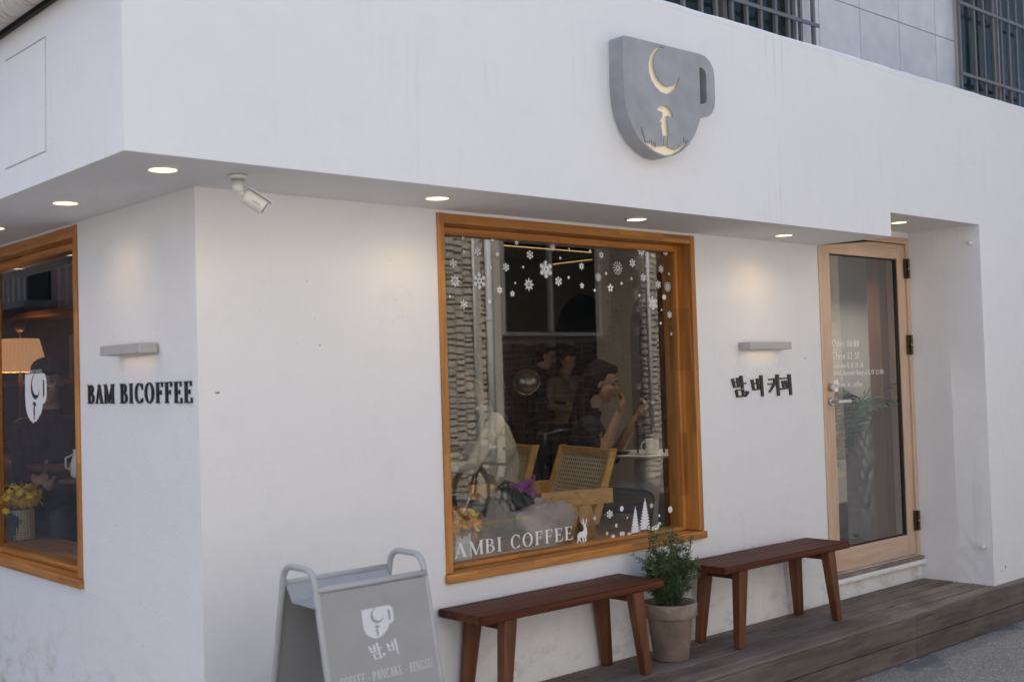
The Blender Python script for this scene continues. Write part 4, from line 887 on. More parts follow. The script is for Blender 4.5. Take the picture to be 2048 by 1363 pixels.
# ------------------------------------------------------------ house across the side lane (mirrored in the side window)
plain('pink_render', (.46, .33, .32), .9, .08); plain('siding', (.50, .49, .48), .6, .05)
nb = thing('lane_house', (-3, 18, 0), 'pinkish house with balcony railing across the lane, mirrored in the side window', 'building')
MB().box(-9, -3.0, 11, 40, 0, 13.5).build('wall', 'pink_render', nb)
MB().box(-3.0, -2.2, 18.6, 24, 3.02, 3.12).build('balcony_slab', 'concrete', nb)
for i in range(22): MB().tube([(-2.25, 18.7 + i * .24, 3.12), (-2.25, 18.7 + i * .24, 4.2)], .014, 6).build('baluster', 'pipe_white', nb)
MB().box(-2.28, -2.22, 18.6, 24, 4.2, 4.25).build('handrail', 'pipe_white', nb)
for i in range(30): MB().box(-2.99, -2.93, 14.5, 18.3, 2.65 + i * .06, 2.70 + i * .06).build('siding_board', 'siding', nb)
MB().box(-2.995, -2.96, 19.6, 20.6, 3.2, 4.9).build('window', 'glass_frost', nb)

# ------------------------------------------------------------ bicycles parked against the stone wall
plain('bike_black', (.015, .015, .016), .35); plain('rubber', (.02, .02, .02), .8); plain('chrome', (.6, .6, .6), .25, .03, metal=1); plain('wire', (.10, .10, .10), .4, metal=.6)
plain('red_plastic', (.45, .02, .02), .35)
def make_bike(loc, label, rz):
    t = thing('bicycle', loc, label, 'bicycle', 'bicycles parked across the street', rz); WL[t] = (0, 0, 0)
    rw = .31
    for x in (0, 1.02):
        wl = MB(); wl.tube([(x + rw * math.cos(2 * PI * i / 40), 0, rw + rw * math.sin(2 * PI * i / 40)) for i in range(40)], .019, 8, closed=True); w_ = wl.build('wheel', 'rubber', t, smooth=True)
        sp_ = MB(); [sp_.tube([(x, 0, rw), (x + rw * .95 * math.cos(2 * PI * i / 20), 0, rw + rw * .95 * math.sin(2 * PI * i / 20))], .0016, 4) for i in range(20)]; sp_.tube([(x + rw * .93 * math.cos(2 * PI * i / 40), 0, rw + rw * .93 * math.sin(2 * PI * i / 40)) for i in range(40)], .012, 6, closed=True); sp_.build('spokes', 'chrome', w_)
        MB().tube([(x + .345 * math.cos(R(a)), 0, rw + .345 * math.sin(R(a))) for a in range(20, 175, 10)], .016, 6).build('mudguard', 'bike_black', t)
    fm = MB(); BB, ST, HT, HB = (.46, 0, .29), (.30, 0, .72), (.86, 0, .80), (.89, 0, .66)
    for a, b in ((BB, ST), (BB, HB), (HT, HB), ((.34, 0, .60), HB), ((0, .05, rw), BB), ((0, -.05, rw), BB), ((0, .05, rw), (.32, 0, .66)), ((0, -.05, rw), (.32, 0, .66)), (HB, (1.02, .05, rw)), (HB, (1.02, -.05, rw))): fm.tube([a, b], .016, 8)
    fm.build('frame', 'bike_black', t)
    MB().ell((.27, 0, .80), (.13, .085, .035)).build('saddle', 'rubber', t, smooth=True); MB().tube([ST, (.27, 0, .79)], .013, 8).build('seat_post', 'chrome', t)
    MB().tube([HT, (.85, 0, .95)], .013, 8).build('stem', 'chrome', t)
    MB().tube([(.68, -.27, .98), (.80, -.24, 1.0), (.86, -.08, .96), (.86, .08, .96), (.80, .24, 1.0), (.68, .27, .98)], .012, 8).build('handlebar', 'chrome', t, smooth=True)
    bk = MB()
    for k in range(9):
        zz = .66 + k * .028; a = .10 + k * .006; b = .14 + k * .008; c0 = 1.05
        bk.tube([(c0 - a, -b, zz), (c0 + a, -b, zz), (c0 + a, b, zz), (c0 - a, b, zz)], .0025, 5, closed=True)
    for i in range(9):
        for s in (-1, 1):
            x_ = -1 + i * .25; bk.tube([(1.05 + x_ * .10, s * .14, .66), (1.05 + x_ * .148, s * .204, .885)], .0022, 4); bk.tube([(1.05 + s * .10, x_ * .14, .66), (1.05 + s * .148, x_ * .204, .885)], .0022, 4)
    bk.build('basket', 'wire', t); MB().lathe([(.02, 0), (.026, .02), (.02, .04)], (-.33, 0, .55), 12).build('tail_light', 'red_plastic', t)
    MB().tube([(.45, -.02, .30), (.45, -.14, .20)], .008, 6).build('kickstand', 'chrome', t)
    return t
bk1 = make_bike((9.95, OY + .46, .0), 'black city bicycle with wire basket, mirrored at the window\'s left edge', R(172))
bk2 = copy_tree(bk1); bk2.location = (11.02, OY + .55, 0); bk2.rotation_euler.z = R(176); bk2['label'] = 'second black bicycle, mirrored behind the cane chairs in the window'
# ------------------------------------------------------------ people: overlapping limbs fused by voxel remesh into one skin
plain('skin', (.40, .235, .165), .5, .06, 12); plain('hair', (.013, .011, .010), .7, .5, 60, bmp=.6, bscale=130, spec=.2); plain('black_cloth', (.018, .018, .020), .85, .3, 30, bmp=.3)
plain('cream_cloth', (.52, .48, .41), .9, .1, 14, bmp=.3); plain('dark_trousers', (.03, .032, .04), .9, .2); plain('apron', (.20, .16, .12), .9, .15)
plain('lips', (.36, .11, .09), .45); plain('eye_dark', (.02, .015, .012), .3)
def fuse(mb, vox, name, rules, default, iters=4):
    me0 = mb.mesh('tmp'); ob = D.objects.new('tmp', me0); COL.objects.link(ob)
    m1 = ob.modifiers.new('r', 'REMESH'); m1.mode = 'VOXEL'; m1.voxel_size = vox
    m2 = ob.modifiers.new('s', 'SMOOTH'); m2.factor = .5; m2.iterations = iters
    bpy.context.view_layer.update(); dg = bpy.context.evaluated_depsgraph_get()
    me = D.meshes.new_from_object(ob.evaluated_get(dg)); D.objects.remove(ob); D.meshes.remove(me0); me.name = name
    me.materials.clear(); names = [default] + [r[0] for r in rules if r[0] != default]; names = list(dict.fromkeys(names))
    for q in names: me.materials.append(MAT[q])
    for f in me.polygons:
        c = f.center; k = default
        for nm, fn in rules:
            if fn(c): k = nm; break
        f.material_index = names.index(k)
    me.shade_smooth(); return me
def head_mb(m, c, fwd, sc=1.0, tilt=0):
    """head with brow, eye sockets, nose, mouth, chin, ears; c = centre of skull, fwd = facing direction"""
    f = Vector(fwd); f.z = 0; f.normalize(); s = f.cross(Vector((0, 0, 1))); M = Matrix((f, s, (0, 0, 1))).transposed().to_4x4()
    M = Matrix.Translation(c) @ M @ Matrix.Rotation(tilt, 4, 'Y'); P = lambda x, y, z: M @ Vector((x * sc, y * sc, z * sc)); r3 = M.to_3x3().to_4x4()
    m.ell(P(-.012, 0, .035), (.095 * sc, .076 * sc, .088 * sc), r3); m.ell(P(.020, 0, -.035), (.070 * sc, .060 * sc, .085 * sc), r3)
    m.ell(P(.052, 0, -.098), (.024 * sc, .026 * sc, .020 * sc), r3); m.cap(P(.084, 0, .012), P(.099, 0, -.026), .007 * sc, .013 * sc)
    m.ell(P(.066, 0, .030), (.018 * sc, .050 * sc, .014 * sc), r3); m.ell(P(.080, 0, -.062), (.010 * sc, .024 * sc, .012 * sc), r3)
    for q in (-1, 1):
        m.ell(P(.058, q * .036, -.022), (.022 * sc, .022 * sc, .022 * sc), r3); m.ell(P(-.010, q * .074, -.010), (.018 * sc, .010 * sc, .030 * sc), r3)
    m.cap(P(-.02, 0, -.06), P(-.045, 0, -.17), .050 * sc, .055 * sc)
    return P
def hand_mb(m, w, d, nrm, curl=.6, sc=1.0):
    """palm + four fingers + thumb; w wrist, d direction to the knuckles, nrm palm normal"""
    d = Vector(d).normalized(); nrm = Vector(nrm); nrm = (nrm - d * nrm.dot(d)).normalized(); s = d.cross(nrm); w = Vector(w)
    m.cap(w, w + d * .07 * sc, .026 * sc, .028 * sc); m.cap(w + s * .016 * sc + d * .02 * sc, w + s * .026 * sc + d * .075 * sc, .018 * sc, .016 * sc); m.cap(w - s * .016 * sc + d * .02 * sc, w - s * .026 * sc + d * .07 * sc, .018 * sc, .015 * sc)
    for i, L in enumerate((.072, .082, .076, .060)):
        p = w + d * .085 * sc + s * (.030 - .020 * i) * sc; dd = d
        for k, fr in enumerate((.45, .32, .26)):
            a = curl * (k + .5); dd = (d * math.cos(a) + nrm * math.sin(a)).normalized(); q = p + dd * L * fr * sc; m.cap(p, q, (.0095 - .001 * k) * sc, (.0088 - .001 * k) * sc, 8); p = q
    p = w + s * .028 * sc + d * .018 * sc
    for k, L in enumerate((.035, .030, .024)):
        dd = (s * (.8 - .3 * k) + d * .7 + nrm * (.3 + .35 * k * curl)).normalized(); q = p + dd * L * sc; m.cap(p, q, (.012 - .0015 * k) * sc, (.011 - .0015 * k) * sc, 8); p = q
def hair_cap(P, sc, back=None, long=0, w=.09):
    h = MB(); 
    h.ell(P(-.030, 0, .050), (.096 * sc, .089 * sc, .092 * sc)); h.ell(P(-.05, 0, -.02), (.070 * sc, .086 * sc, .09 * sc)); h.ell(P(.020, 0, .088), (.055 * sc, .072 * sc, .040 * sc))
    return h
def seated(name, loc, fwd, label, top, sc=1.0, head_tilt=0, hands=((.30, .10, .35), (.30, -.10, .35)), lower='dark_trousers', lean=0.05, drop=(.13, .13), seat_z=.46, sleeve=1.0, palm=None, bare=()):
    """loc = floor point below the hips; hands in body space (forward, left, up from the seat)"""
    t = thing(name, loc, label, 'person', 'customers inside the cafe'); WL[t] = (0, 0, 0)
    f = Vector((fwd[0], fwd[1], 0)).normalized(); l = Vector((0, 0, 1)).cross(f); U = Vector((0, 0, 1))
    B = lambda a, b, c: f * a * sc + l * b * sc + U * (seat_z + c * sc)
    m = MB(); hip = B(0, 0, .10)
    m.ell(B(0, 0, .10), (.15 * sc, .17 * sc, .13 * sc)); m.cap(B(0, 0, .14), B(lean, 0, .32), .135 * sc, .125 * sc, 16)
    m.cap(B(lean, .07, .36), B(lean * 1.6, .08, .47), .105 * sc, .095 * sc, 16); m.cap(B(lean, -.07, .36), B(lean * 1.6, -.08, .47), .105 * sc, .095 * sc, 16)
    m.cap(B(lean * 1.7, .15, .53), B(lean * 1.7, -.15, .53), .058 * sc, .058 * sc, 12)
    hc = B(lean * 2 + .07, 0, .78); P = head_mb(m, hc, f, sc, head_tilt); m.cap(B(lean * 1.8, 0, .54), B(lean * 2 + .03, 0, .66), .058 * sc, .052 * sc)
    elbows = []
    for s, hp in ((1, hands[0]), (-1, hands[1])):
        sh = B(lean * 1.7, .175 * s, .52); hd = B(*hp); el = (sh + hd) / 2 + (-U * drop[0 if s > 0 else 1] + l * s * .05 - f * .02) * sc
        m.cap(sh, el, .058 * sc, .045 * sc); m.cap(el, hd, .043 * sc, .027 * sc)
        nr = palm[0 if s > 0 else 1] if palm else -U
        hand_mb(m, hd, (hd - el), nr, .75, sc * .95); elbows.append((el, hd, sh))
        kn = B(.43, .11 * s, .04); an = B(.40, .11 * s, -seat_z / sc + .09)
        m.cap(B(0, .09 * s, .06), kn, .085 * sc, .062 * sc); m.cap(kn, an, .060 * sc, .040 * sc); m.cap(an + (-f * .03 - U * .05) * sc, an + (f * .14 - U * .055) * sc, .035 * sc, .03 * sc)
    def near(c, a, b, r):
        d = b - a; tt = max(0, min(1, (c - a).dot(d) / d.length_squared)); return (c - (a + d * tt)).length < r
    nk = hc - U * .135 * sc
    rules = [('skin', lambda c: (c - hc).length < .15 * sc or (c.z > nk.z - .02 * sc and (c - nk).length < .085 * sc))]
    for i, (el, hd, sh) in enumerate(elbows):
        cut = hd.lerp(el, 0.0) if i not in bare else el.lerp(hd, .12)
        dirv = (hd - el).normalized()
        rules.append(('skin', lambda c, cut=cut, dirv=dirv, hd=hd, el=el: (c - cut).dot(dirv) > 0 and (near(c, el, hd, .06 * sc) or ((c - hd).length < .13 * sc and (c - hd).dot(dirv) > -.012))))
    rules += [(lower, lambda c: c.z < seat_z + .10 * sc and ((c - hip).dot(f) > .06 * sc or c.z < seat_z - .02)), (top, lambda c: True)]
    me = fuse(m, .0085 * sc, 'body', rules, top)
    b = link('body', me, None, t)
    for q in (-1, 1):
        e_ = MB().ell(P(.074, q * .033, .008), (.008 * sc, .015 * sc, .004 * sc)); e_.build('eye', 'eye_dark', b)
        MB().ell(P(.080, q * .034, .028), (.006 * sc, .022 * sc, .003 * sc)).build('eyebrow', 'hair', b)
    MB().ell(P(.088, 0, -.062), (.006 * sc, .021 * sc, .007 * sc)).build('mouth', 'lips', b)
    return t, P, B
def strands(P, sc, spec, parent, name='hair'):
    """hair: a cap over the skull fused with long locks"""
    m = hair_cap(P, sc)
    for pts, r0, r1 in spec:
        for a, b, k in zip(pts[:-1], pts[1:], range(9)): m.cap(P(*a), P(*b), r0 + (r1 - r0) * k / max(1, len(pts) - 2), r0 + (r1 - r0) * (k + 1) / max(1, len(pts) - 1))
    me = fuse(m, .010, name, [], 'hair', 3); return link(name, me, None, parent)
# woman in black facing the small table
wx, wy = 5.38, 5.40
t, P, B = seated('person', (wx, wy, FLZ), (.62, -.78), 'person in black top with long dark hair raising a hand to the mouth', 'black_cloth', 1.04, R(14), hands=((.40, .08, .56), (.29, -.07, .585)), bare=(0, 1), palm=((-.6, .4, .3), (-.5, .6, .3)), lean=.06, seat_z=.38, drop=(.24, .24))
strands(P, 1.04, [([(-.05, .06, .02), (-.08, .075, -.12), (-.07, .09, -.24)], .05, .03), ([(-.03, -.07, .02), (-.06, -.088, -.12), (-.05, -.10, -.25)], .045, .03), ([(-.06, -.05, .02), (-.10, -.075, -.12), (-.11, -.085, -.27)], .055, .035), ([(-.08, 0, 0), (-.11, 0, -.15), (-.12, .01, -.28)], .06, .04)], t)
# customer in the cream coat on the inner cane chair, facing left
t, P, B = seated('person', (4.93, 5.56, FLZ), (-.80, .52), 'person in a cream coat with long black hair holding a phone', 'cream_cloth', 1.04, R(14), hands=((.46, .30, .28), (.42, .10, .33)), palm=((0, 0, 1), (0, 0, 1)), seat_z=.42)
strands(P, 1.04, [([(-.05, .06, .02), (-.09, .07, -.12), (-.10, .07, -.26)], .05, .045), ([(-.05, -.06, .02), (-.08, -.08, -.12), (-.08, -.08, -.28)], .052, .045), ([(-.08, 0, 0), (-.12, 0, -.15), (-.12, 0, -.30)], .06, .05)], t)
ph = B(.57, .24, .36); M_ = Matrix.Translation(Vector((4.93, 5.56, FLZ)) + ph) @ Matrix.Rotation(math.atan2(-.36, -.93), 4, 'Z') @ Matrix.Rotation(R(-35), 4, 'Y')
plain('phone_red', (.28, .02, .03), .3); o = MB().box(-.075, .075, -.038, .038, -.005, .005).tf(M_).build('phone', 'phone_red', bevel=.003); o['label'] = 'dark red phone in the hands of the person in cream'; o['category'] = 'phone'
# two standing people at the back of the room
def standing(loc, fwd, label, top, sc=1.0):
    t = thing('person', loc, label, 'person', 'people standing at the back'); WL[t] = (0, 0, 0); f = Vector((fwd[0], fwd[1], 0)).normalized(); l = Vector((0, 0, 1)).cross(f); U = Vector((0, 0, 1)); B = lambda a, b, c: (f * a + l * b + U * c) * sc
    m = MB(); m.ell(B(0, 0, .95), (.13 * sc, .16 * sc, .13 * sc)); m.cap(B(0, 0, 1.0), B(0, 0, 1.2), .125 * sc, .12 * sc); m.cap(B(0, .08, 1.22), B(0, .08, 1.34), .105 * sc, .09 * sc); m.cap(B(0, -.08, 1.22), B(0, -.08, 1.34), .105 * sc, .09 * sc); m.cap(B(0, .16, 1.39), B(0, -.16, 1.39), .055 * sc, .055 * sc)
    hc = B(.06, 0, 1.60); P = head_mb(m, hc, f, sc, R(22)); m.cap(B(0, 0, 1.38), B(.03, 0, 1.5), .056 * sc, .052 * sc); ends = []
    for s in (1, -1):
        sh, el, hd = B(0, .18 * s, 1.38), B(.05, .24 * s, 1.12), B(.26, .13 * s, 1.10); m.cap(sh, el, .055 * sc, .043 * sc); m.cap(el, hd, .042 * sc, .027 * sc); hand_mb(m, hd, hd - el, (0, 0, -1), .6, sc * .95); ends.append((el, hd))
        m.cap(B(0, .09 * s, .92), B(.01, .10 * s, .50), .088 * sc, .06 * sc); m.cap(B(.01, .10 * s, .50), B(0, .10 * s, .09), .058 * sc, .04 * sc); m.cap(B(-.03, .10 * s, .04), B(.15, .10 * s, .035), .04 * sc, .032 * sc)
    rules = [('skin', lambda c: (c - hc).length < .145 * sc)] + [('skin', lambda c, hd=hd, el=el: (c - hd).dot((hd - el).normalized()) > 0 and (c - hd).length < .2) for el, hd in ends] + [('dark_trousers', lambda c: c.z < .93 * sc)]
    b = link('body', fuse(m, .010, 'body', rules, top), None, t)
    for q in (-1, 1): MB().ell(P(.074, q * .033, .008), (.008, .015, .004)).build('eye', 'eye_dark', b)
    strands(P, sc, [([(-.06, 0, 0), (-.08, 0, -.10), (-.08, 0, -.16)], .06, .045)], t); return t
p = at(1082, 705, 1, 7.9); standing((p.x, 7.9, FLZ), (.6, -.8), 'taller dark-haired person standing at the back, left of the pair', 'black_cloth', .90)
p = at(1130, 715, 1, 7.7); standing((p.x, 7.7, FLZ), (-.2, -1), 'shorter dark-haired person standing at the back, right of the pair', 'apron', .865)

# ------------------------------------------------------------ cane armchairs
plain('cane', (.55, .42, .27), .6, .08, 30)
def make_chair(loc, label, rz):
    """local: faces -x, back at +x"""
    t = thing('cane_armchair', loc, label, 'chair', 'cane armchairs by the window', rz); WL[t] = (0, 0, 0)
    for s in (-1, 1):
        y = s * .335
        MB().box(-.23, .225, y - .022, y + .022, .520, .605).build('armrest', 'chairwood_x', t, bevel=.004)
        for x0, x1 in ((-.035, -.16), (.035, .16)):
            MB().hexa([(x1 - .032, y - .018, 0), (x1 + .032, y - .018, 0), (x1 + .032, y + .018, 0), (x1 - .032, y + .018, 0)], [(x0 - .05, y - .018, .519), (x0 + .05, y - .018, .519), (x0 + .05, y + .018, .519), (x0 - .05, y + .018, .519)]).build('leg', 'chairwood_z', t, bevel=.003)
        MB().hexa([(.10, y * .90 - .016, .40), (.15, y * .90 - .016, .40), (.15, y * .90 + .016, .40), (.10, y * .90 + .016, .40)], [(.25, y * .90 - .016, .82), (.29, y * .90 - .016, .82), (.29, y * .90 + .016, .82), (.25, y * .90 + .016, .82)]).build('back_post', 'chairwood_z', t, bevel=.004)
    for z in (.50, .795):
        x = .125 + (z - .40) * .345; MB().box(x - .014, x + .014, -.290, .290, z - .022, z + .022).build('back_rail', 'chairwood_y', t, bevel=.003)
    cn = MB(); hx = .425
    for i in range(24):
        y = -.285 + .57 * i / 23; cn.tube([(.125 + .115 * .345, y, .515), (.125 + .375 * .345, y, .775)], .0042, 4)
    for i in range(12):
        z = .515 + .26 * i / 11; x = .125 + (z - .40) * .345; cn.tube([(x + .003, -.288, z), (x + .003, .288, z)], .0042, 4)
    cn.build('cane_back', 'cane', t, kind='stuff')
    for q in ((-.28, -.245, -.305, .305), (.085, .12, -.305, .305)): MB().box(q[0], q[1], q[2], q[3], .385, .425).build('seat_rail', 'chairwood_y', t, bevel=.003)
    for y in (-.288, .288): MB().box(-.244, .084, y - .015, y + .015, .387, .423).build('seat_side', 'chairwood_x', t, bevel=.003)
    MB().box(-.244, .084, -.272, .272, .402, .412).build('seat', 'cane', t); return t
CH = make_chair((4.70, 4.94, FLZ), 'cane-backed wooden armchair nearest the window with a bag on its seat', R(-16))
ch2 = copy_tree(CH); ch2.location = (4.76, 5.66, FLZ); ch2.rotation_euler.z = R(-14); ch2['label'] = 'cane-backed wooden armchair occupied by the person in the cream coat'

# ------------------------------------------------------------ small table, mug and ornament
plain('table_white', (.66, .65, .63), .3, .03); plain('mug_white', (.68, .67, .65), .25, .03); plain('rust_brown', (.045, .015, .011), .6, .3); plain('maroon', (.07, .012, .012), .5)
TX, TY, TZ = 5.80, 5.12, 1.155
t = thing('round_table', (TX, TY, FLZ), 'small white round pedestal table seen through the right of the big window', 'table')
MB().lathe([(.28, -.022), (.305, -.014), (.308, -.004), (.300, 0)], (TX, TY, TZ), 40).build('table_top', 'table_white', t, smooth='w')
MB().lathe([(.20, .0), (.19, .012), (.07, .05), (.045, .16), (.042, .30), (.06, .48), (.085, .66), (.10, TZ - FLZ - .0225)], (TX, TY, FLZ), 32).build('pedestal', 'table_white', t, smooth='w')
mx, my = 5.66, 4.97
t = thing('mug', (mx, my, TZ), 'white mug on the small round table', 'mug')
MB().lathe([(.036, .001), (.042, .004), (.043, .10), (.040, .10), (.039, .008), (.001, .006)], (mx, my, TZ), 28).build('cup', 'mug_white', t, smooth='w')
hl = Vector((-AX[0][0], -AX[1][0], 0)); MB().tube([Vector((mx, my, TZ)) + hl * (.04 + .03 * math.sin(a)) + Vector((0, 0, .052 + .032 * -math.cos(a))) for a in [PI * i / 10 for i in range(11)]], .0055, 8).build('handle', 'mug_white', t, smooth=True)
o_ = Vector((5.72, 5.07, TZ + .001)); rt = Vector((AX[0][0], AX[1][0], 0)).normalized(); fd = Vector((-rt.y, rt.x, 0))
t = thing('wire_ornament', tuple(o_), 'dark brown openwork metal ornament on the round table behind the mug', 'ornament')
og = MB(); G = lambda a, b, c: o_ + rt * a + fd * b + Vector((0, 0, c))
for z in (.115, .135, .155, .175): og.tube([G(-.06, -.03, z), G(.11, -.03, z + .005), G(.11, .03, z + .005), G(-.06, .03, z)], .003, 5, closed=True)
for a in (-.06, -.02, .03, .07, .11): og.tube([G(a, -.03, .11), G(a, -.03, .19)], .0035, 5); og.tube([G(a, .03, .0 if a in (-.06, .11) else .11), G(a, .03, .19)], .0035, 5)
og.tube([G(-.06, -.03, 0), G(-.06, -.03, .12)], .004, 5); og.tube([G(.11, -.03, 0), G(.11, -.03, .12)], .004, 5); og.build('cage', 'rust_brown', t)
MB().hexa([G(-.07, -.02, .195), G(.18, -.02, .235), G(.18, .02, .235), G(-.07, .02, .195)], [G(-.07, -.02, .207), G(.18, -.02, .247), G(.18, .02, .247), G(-.07, .02, .207)]).build('beam', 'rust_brown', t)
MB().ell(G(-.0, 0, .145), (.028, .02, .026)).build('engine', 'rust_brown', t); MB().ell(G(.07, 0, .245), (.018, .018, .018)).build('knob', 'rust_brown', t)
px_ = Vector((5.86, 4.93, TZ + .001)); t = MB().ell(px_ + Vector((0, 0, .032)), (.042, .038, .032)).build('bread_roll', 'cream_cloth', smooth=True); t['label'] = 'pale round bread roll on the table by the right window frame'; t['category'] = 'bread'
plain('plate_dark', (.03, .03, .032), .3)
t = MB().lathe([(.04, .001), (.075, .012), (.078, .014), (.072, .012), (.001, .008)], (5.6, 5.2, TZ), 28).build('saucer', 'plate_dark', smooth='w'); t['label'] = 'dark saucer on the round table beside the person in black'; t['category'] = 'plate'
# maroon seat back beyond the table
t = thing('lounge_seat', (6.35, 5.0, FLZ), 'maroon upholstered seat behind the round table', 'seat'); MB().box(6.18, 6.62, 4.70, 5.6, FLZ + .02, FLZ + .42).build('cushion', 'maroon', t, bevel=.04); MB().box(6.62, 6.74, 4.70, 5.6, FLZ + .02, FLZ + .62).build('backrest', 'maroon', t, bevel=.04)
# bag, jacket and scarf on the near chair
plain('bag_navy', (.012, .013, .020), .5, .2, 20, bmp=.3); plain('purple', (.26, .08, .27), .85, .12, 20); plain('blush', (.44, .36, .36), .9, .08, 10, bmp=.4)
from mathutils import noise as MN
def wrinkle(me, seed, amp=.016):
    for v in me.vertices:
        q = v.co * 22 + Vector((seed, 0, 0)); a_ = abs(MN.noise(q)) + .5 * abs(MN.noise(q * 2.1)); v.co += v.normal * (amp * (a_ - .25))
    me.shade_smooth()
def lump(name, c, r, mat, label, cat, seed, parts=7, vox=.012):
    rr_ = random.Random(seed); m = MB()
    for k in range(parts): m.ell((c[0] + rr_.uniform(-.5, .5) * r[0], c[1] + rr_.uniform(-.5, .5) * r[1], c[2] + rr_.uniform(0, .45) * r[2]), (r[0] * rr_.uniform(.45, .75), r[1] * rr_.uniform(.45, .75), r[2] * rr_.uniform(.4, .65)))
    me = fuse(m, vox, name, [], mat, 2); wrinkle(me, seed); o = link(name, me, None)
    if label: o['label'] = label; o['category'] = cat
    return o
sz = FLZ + .42
b_ = at(1010, 1022, 1, 4.62); c_ = at(1045, 988, 1, 4.55); d_ = at(1090, 1025, 1, 4.50)
t = thing('shoulder_bag', (b_.x, b_.y, b_.z), 'dark navy bag with strap on the chair by the window', 'bag'); WL[t] = (0, 0, 0)
lump('bag_body', (0, 0, -.04), (.16, .10, .20), 'bag_navy', None, None, 4).parent = t
MB().tube([(-.10, -.02, .02), (-.12, -.03, .10), (-.02, -.03, .16), (.10, -.02, .12), (.14, 0, .0)], .010, 8).build('strap', 'bag_navy', t, smooth=True); MB().box(-.03, .03, -.085, -.075, -.02, .06).build('buckle', 'steel', t)
cl = MB(); nq = 8
for j in range(nq + 1):
    for i in range(nq + 1): cl.v.append((c_.x + (i / nq - .5) * .20 + .02 * math.sin(j), c_.y + .03 * math.sin(i * .9 + j * .6) + (j / nq) * .05, c_.z + (.5 - j / nq) * .11 + (i / nq) * .035 + .008 * math.sin(i * 1.7)))
for j in range(nq):
    for i in range(nq): cl.f.append((j * (nq + 1) + i, j * (nq + 1) + i + 1, (j + 1) * (nq + 1) + i + 1, (j + 1) * (nq + 1) + i))
o = cl.build('scarf', 'purple', smooth=True); so = o.modifiers.new('s', 'SOLIDIFY'); so.thickness = .012; o['label'] = 'bright purple folded scarf lying on the dark bag'; o['category'] = 'scarf'
lump('folded_jacket', (d_.x, d_.y + .03, d_.z - .07), (.19, .12, .17), 'blush', 'pale blush padded jacket bundled beside the purple scarf', 'jacket', 9)
# ledge inside the window with flowers in white pots
MB().box(3.26, 4.96, 4.275, 4.42, .62, .80).build('window_ledge', 'oak_x', cafe, bevel=.004)
plain('petal_orange', (.80, .24, .01), .6, .4, 40); plain('petal_yellow', (.82, .52, .02), .6, .3, 40); plain('leaf', (.05, .10, .03), .6, .3, 20); plain('pot_white', (.64, .63, .61), .4, .04)
def blooms(m, c, n, sp_, rp, rd, flat=.6):
    for k in range(n):
        o = Vector(c) + Vector((rd.gauss(0, sp_), rd.gauss(0, sp_), rd.gauss(0, sp_ * flat))); ax = Vector((rd.uniform(-1, 1), rd.uniform(-1, 1), rd.uniform(.2, 1))).normalized(); u = ax.orthogonal().normalized(); v = ax.cross(u)
        for j in range(6):
            a = j * PI / 3; d = u * math.cos(a) + v * math.sin(a); e = u * math.cos(a + .5) + v * math.sin(a + .5); g = u * math.cos(a - .5) + v * math.sin(a - .5); q = len(m.v)
            m.v += [tuple(o), tuple(o + e * rp * .6 + ax * rp * .2), tuple(o + d * rp + ax * rp * .35), tuple(o + g * rp * .6 + ax * rp * .2)]; m.f.append((q, q + 1, q + 2, q + 3))
rd = random.Random(5)
q = at(918, 1045, 1, 4.33)
t = thing('flower_pot', (q.x, 4.33, .802), 'orange and yellow flowers in a square white pot in the window corner', 'plant')
MB().box(q.x - .055, q.x + .04, 4.29, 4.37, .802, q.z - .045).build('pot', 'pot_white', t, bevel=.004)
f_ = MB(); blooms(f_, (q.x - .01, 4.32, q.z), 110, .040, .028, rd); f_.build('orange_blooms', 'petal_orange', t, fix=False, kind='stuff'); f_ = MB(); blooms(f_, (q.x + .02, 4.31, q.z + .01), 60, .040, .026, rd); f_.build('yellow_blooms', 'petal_yellow', t, fix=False, kind='stuff')
f_ = MB(); blooms(f_, (q.x - .0, 4.33, q.z - .035), 30, .03, .028, rd, .3); f_.build('leaves', 'leaf', t, fix=False, kind='stuff')
q = at(924, 1112, 1, 4.285); o = MB().box(q.x - .05, q.x + .05, 4.272, 4.288, .802, q.z + .055).build('white_block', 'pot_white', bevel=.003); o['label'] = 'small plain white block standing before the flower pot in the window corner'; o['category'] = 'block'

# ------------------------------------------------------------ lamps in the room, with added ceiling fills
q = at(1053, 762, 1, 6.6)
t = thing('dome_lamp', (q.x, 6.6, q.z), 'polished metal dome wall lamp glowing between the two back customers and the hair', 'lamp'); t['label'] = 'polished metal dome lamp shining in the dark middle of the room'; WL[t] = (0, 0, 0)
rot = Vector((-.55, -.75, -.25)).to_track_quat('Z', 'Y').to_matrix().to_4x4()
MB().lathe([(.10, .0), (.098, .02), (.085, .055), (.055, .085), (.001, .10)], n=28, cap=False).tf(rot).build('shade', 'steel', t, smooth=True); MB().lathe([(.104, -.004), (.108, 0), (.104, .004)], n=28, cap=False).tf(rot).build('rim', 'brass', t); MB().tube([(0, 0, -.02), (.0, .02, -.60), (0, .02, -q.z + FLZ + .01)], .008, 8).build('stand', 'gasket', t)
MB().lathe([(.001, 0), (.12, 0), (.12, .015), (.001, .02)], (0, .02, -q.z + FLZ + .002), 24).build('foot', 'gasket', t)
lamp_light('bulb', 'POINT', tuple(rot @ Vector((0, 0, -.06))), 3, (1, .8, .55), shadow_soft_size=.03).parent = t
la, lb, lc, ld = at(1008, 491, 2, 2.827), at(1183, 505, 2, 2.827), at(1010, 540, 2, 2.827), at(1184, 519, 2, 2.827)
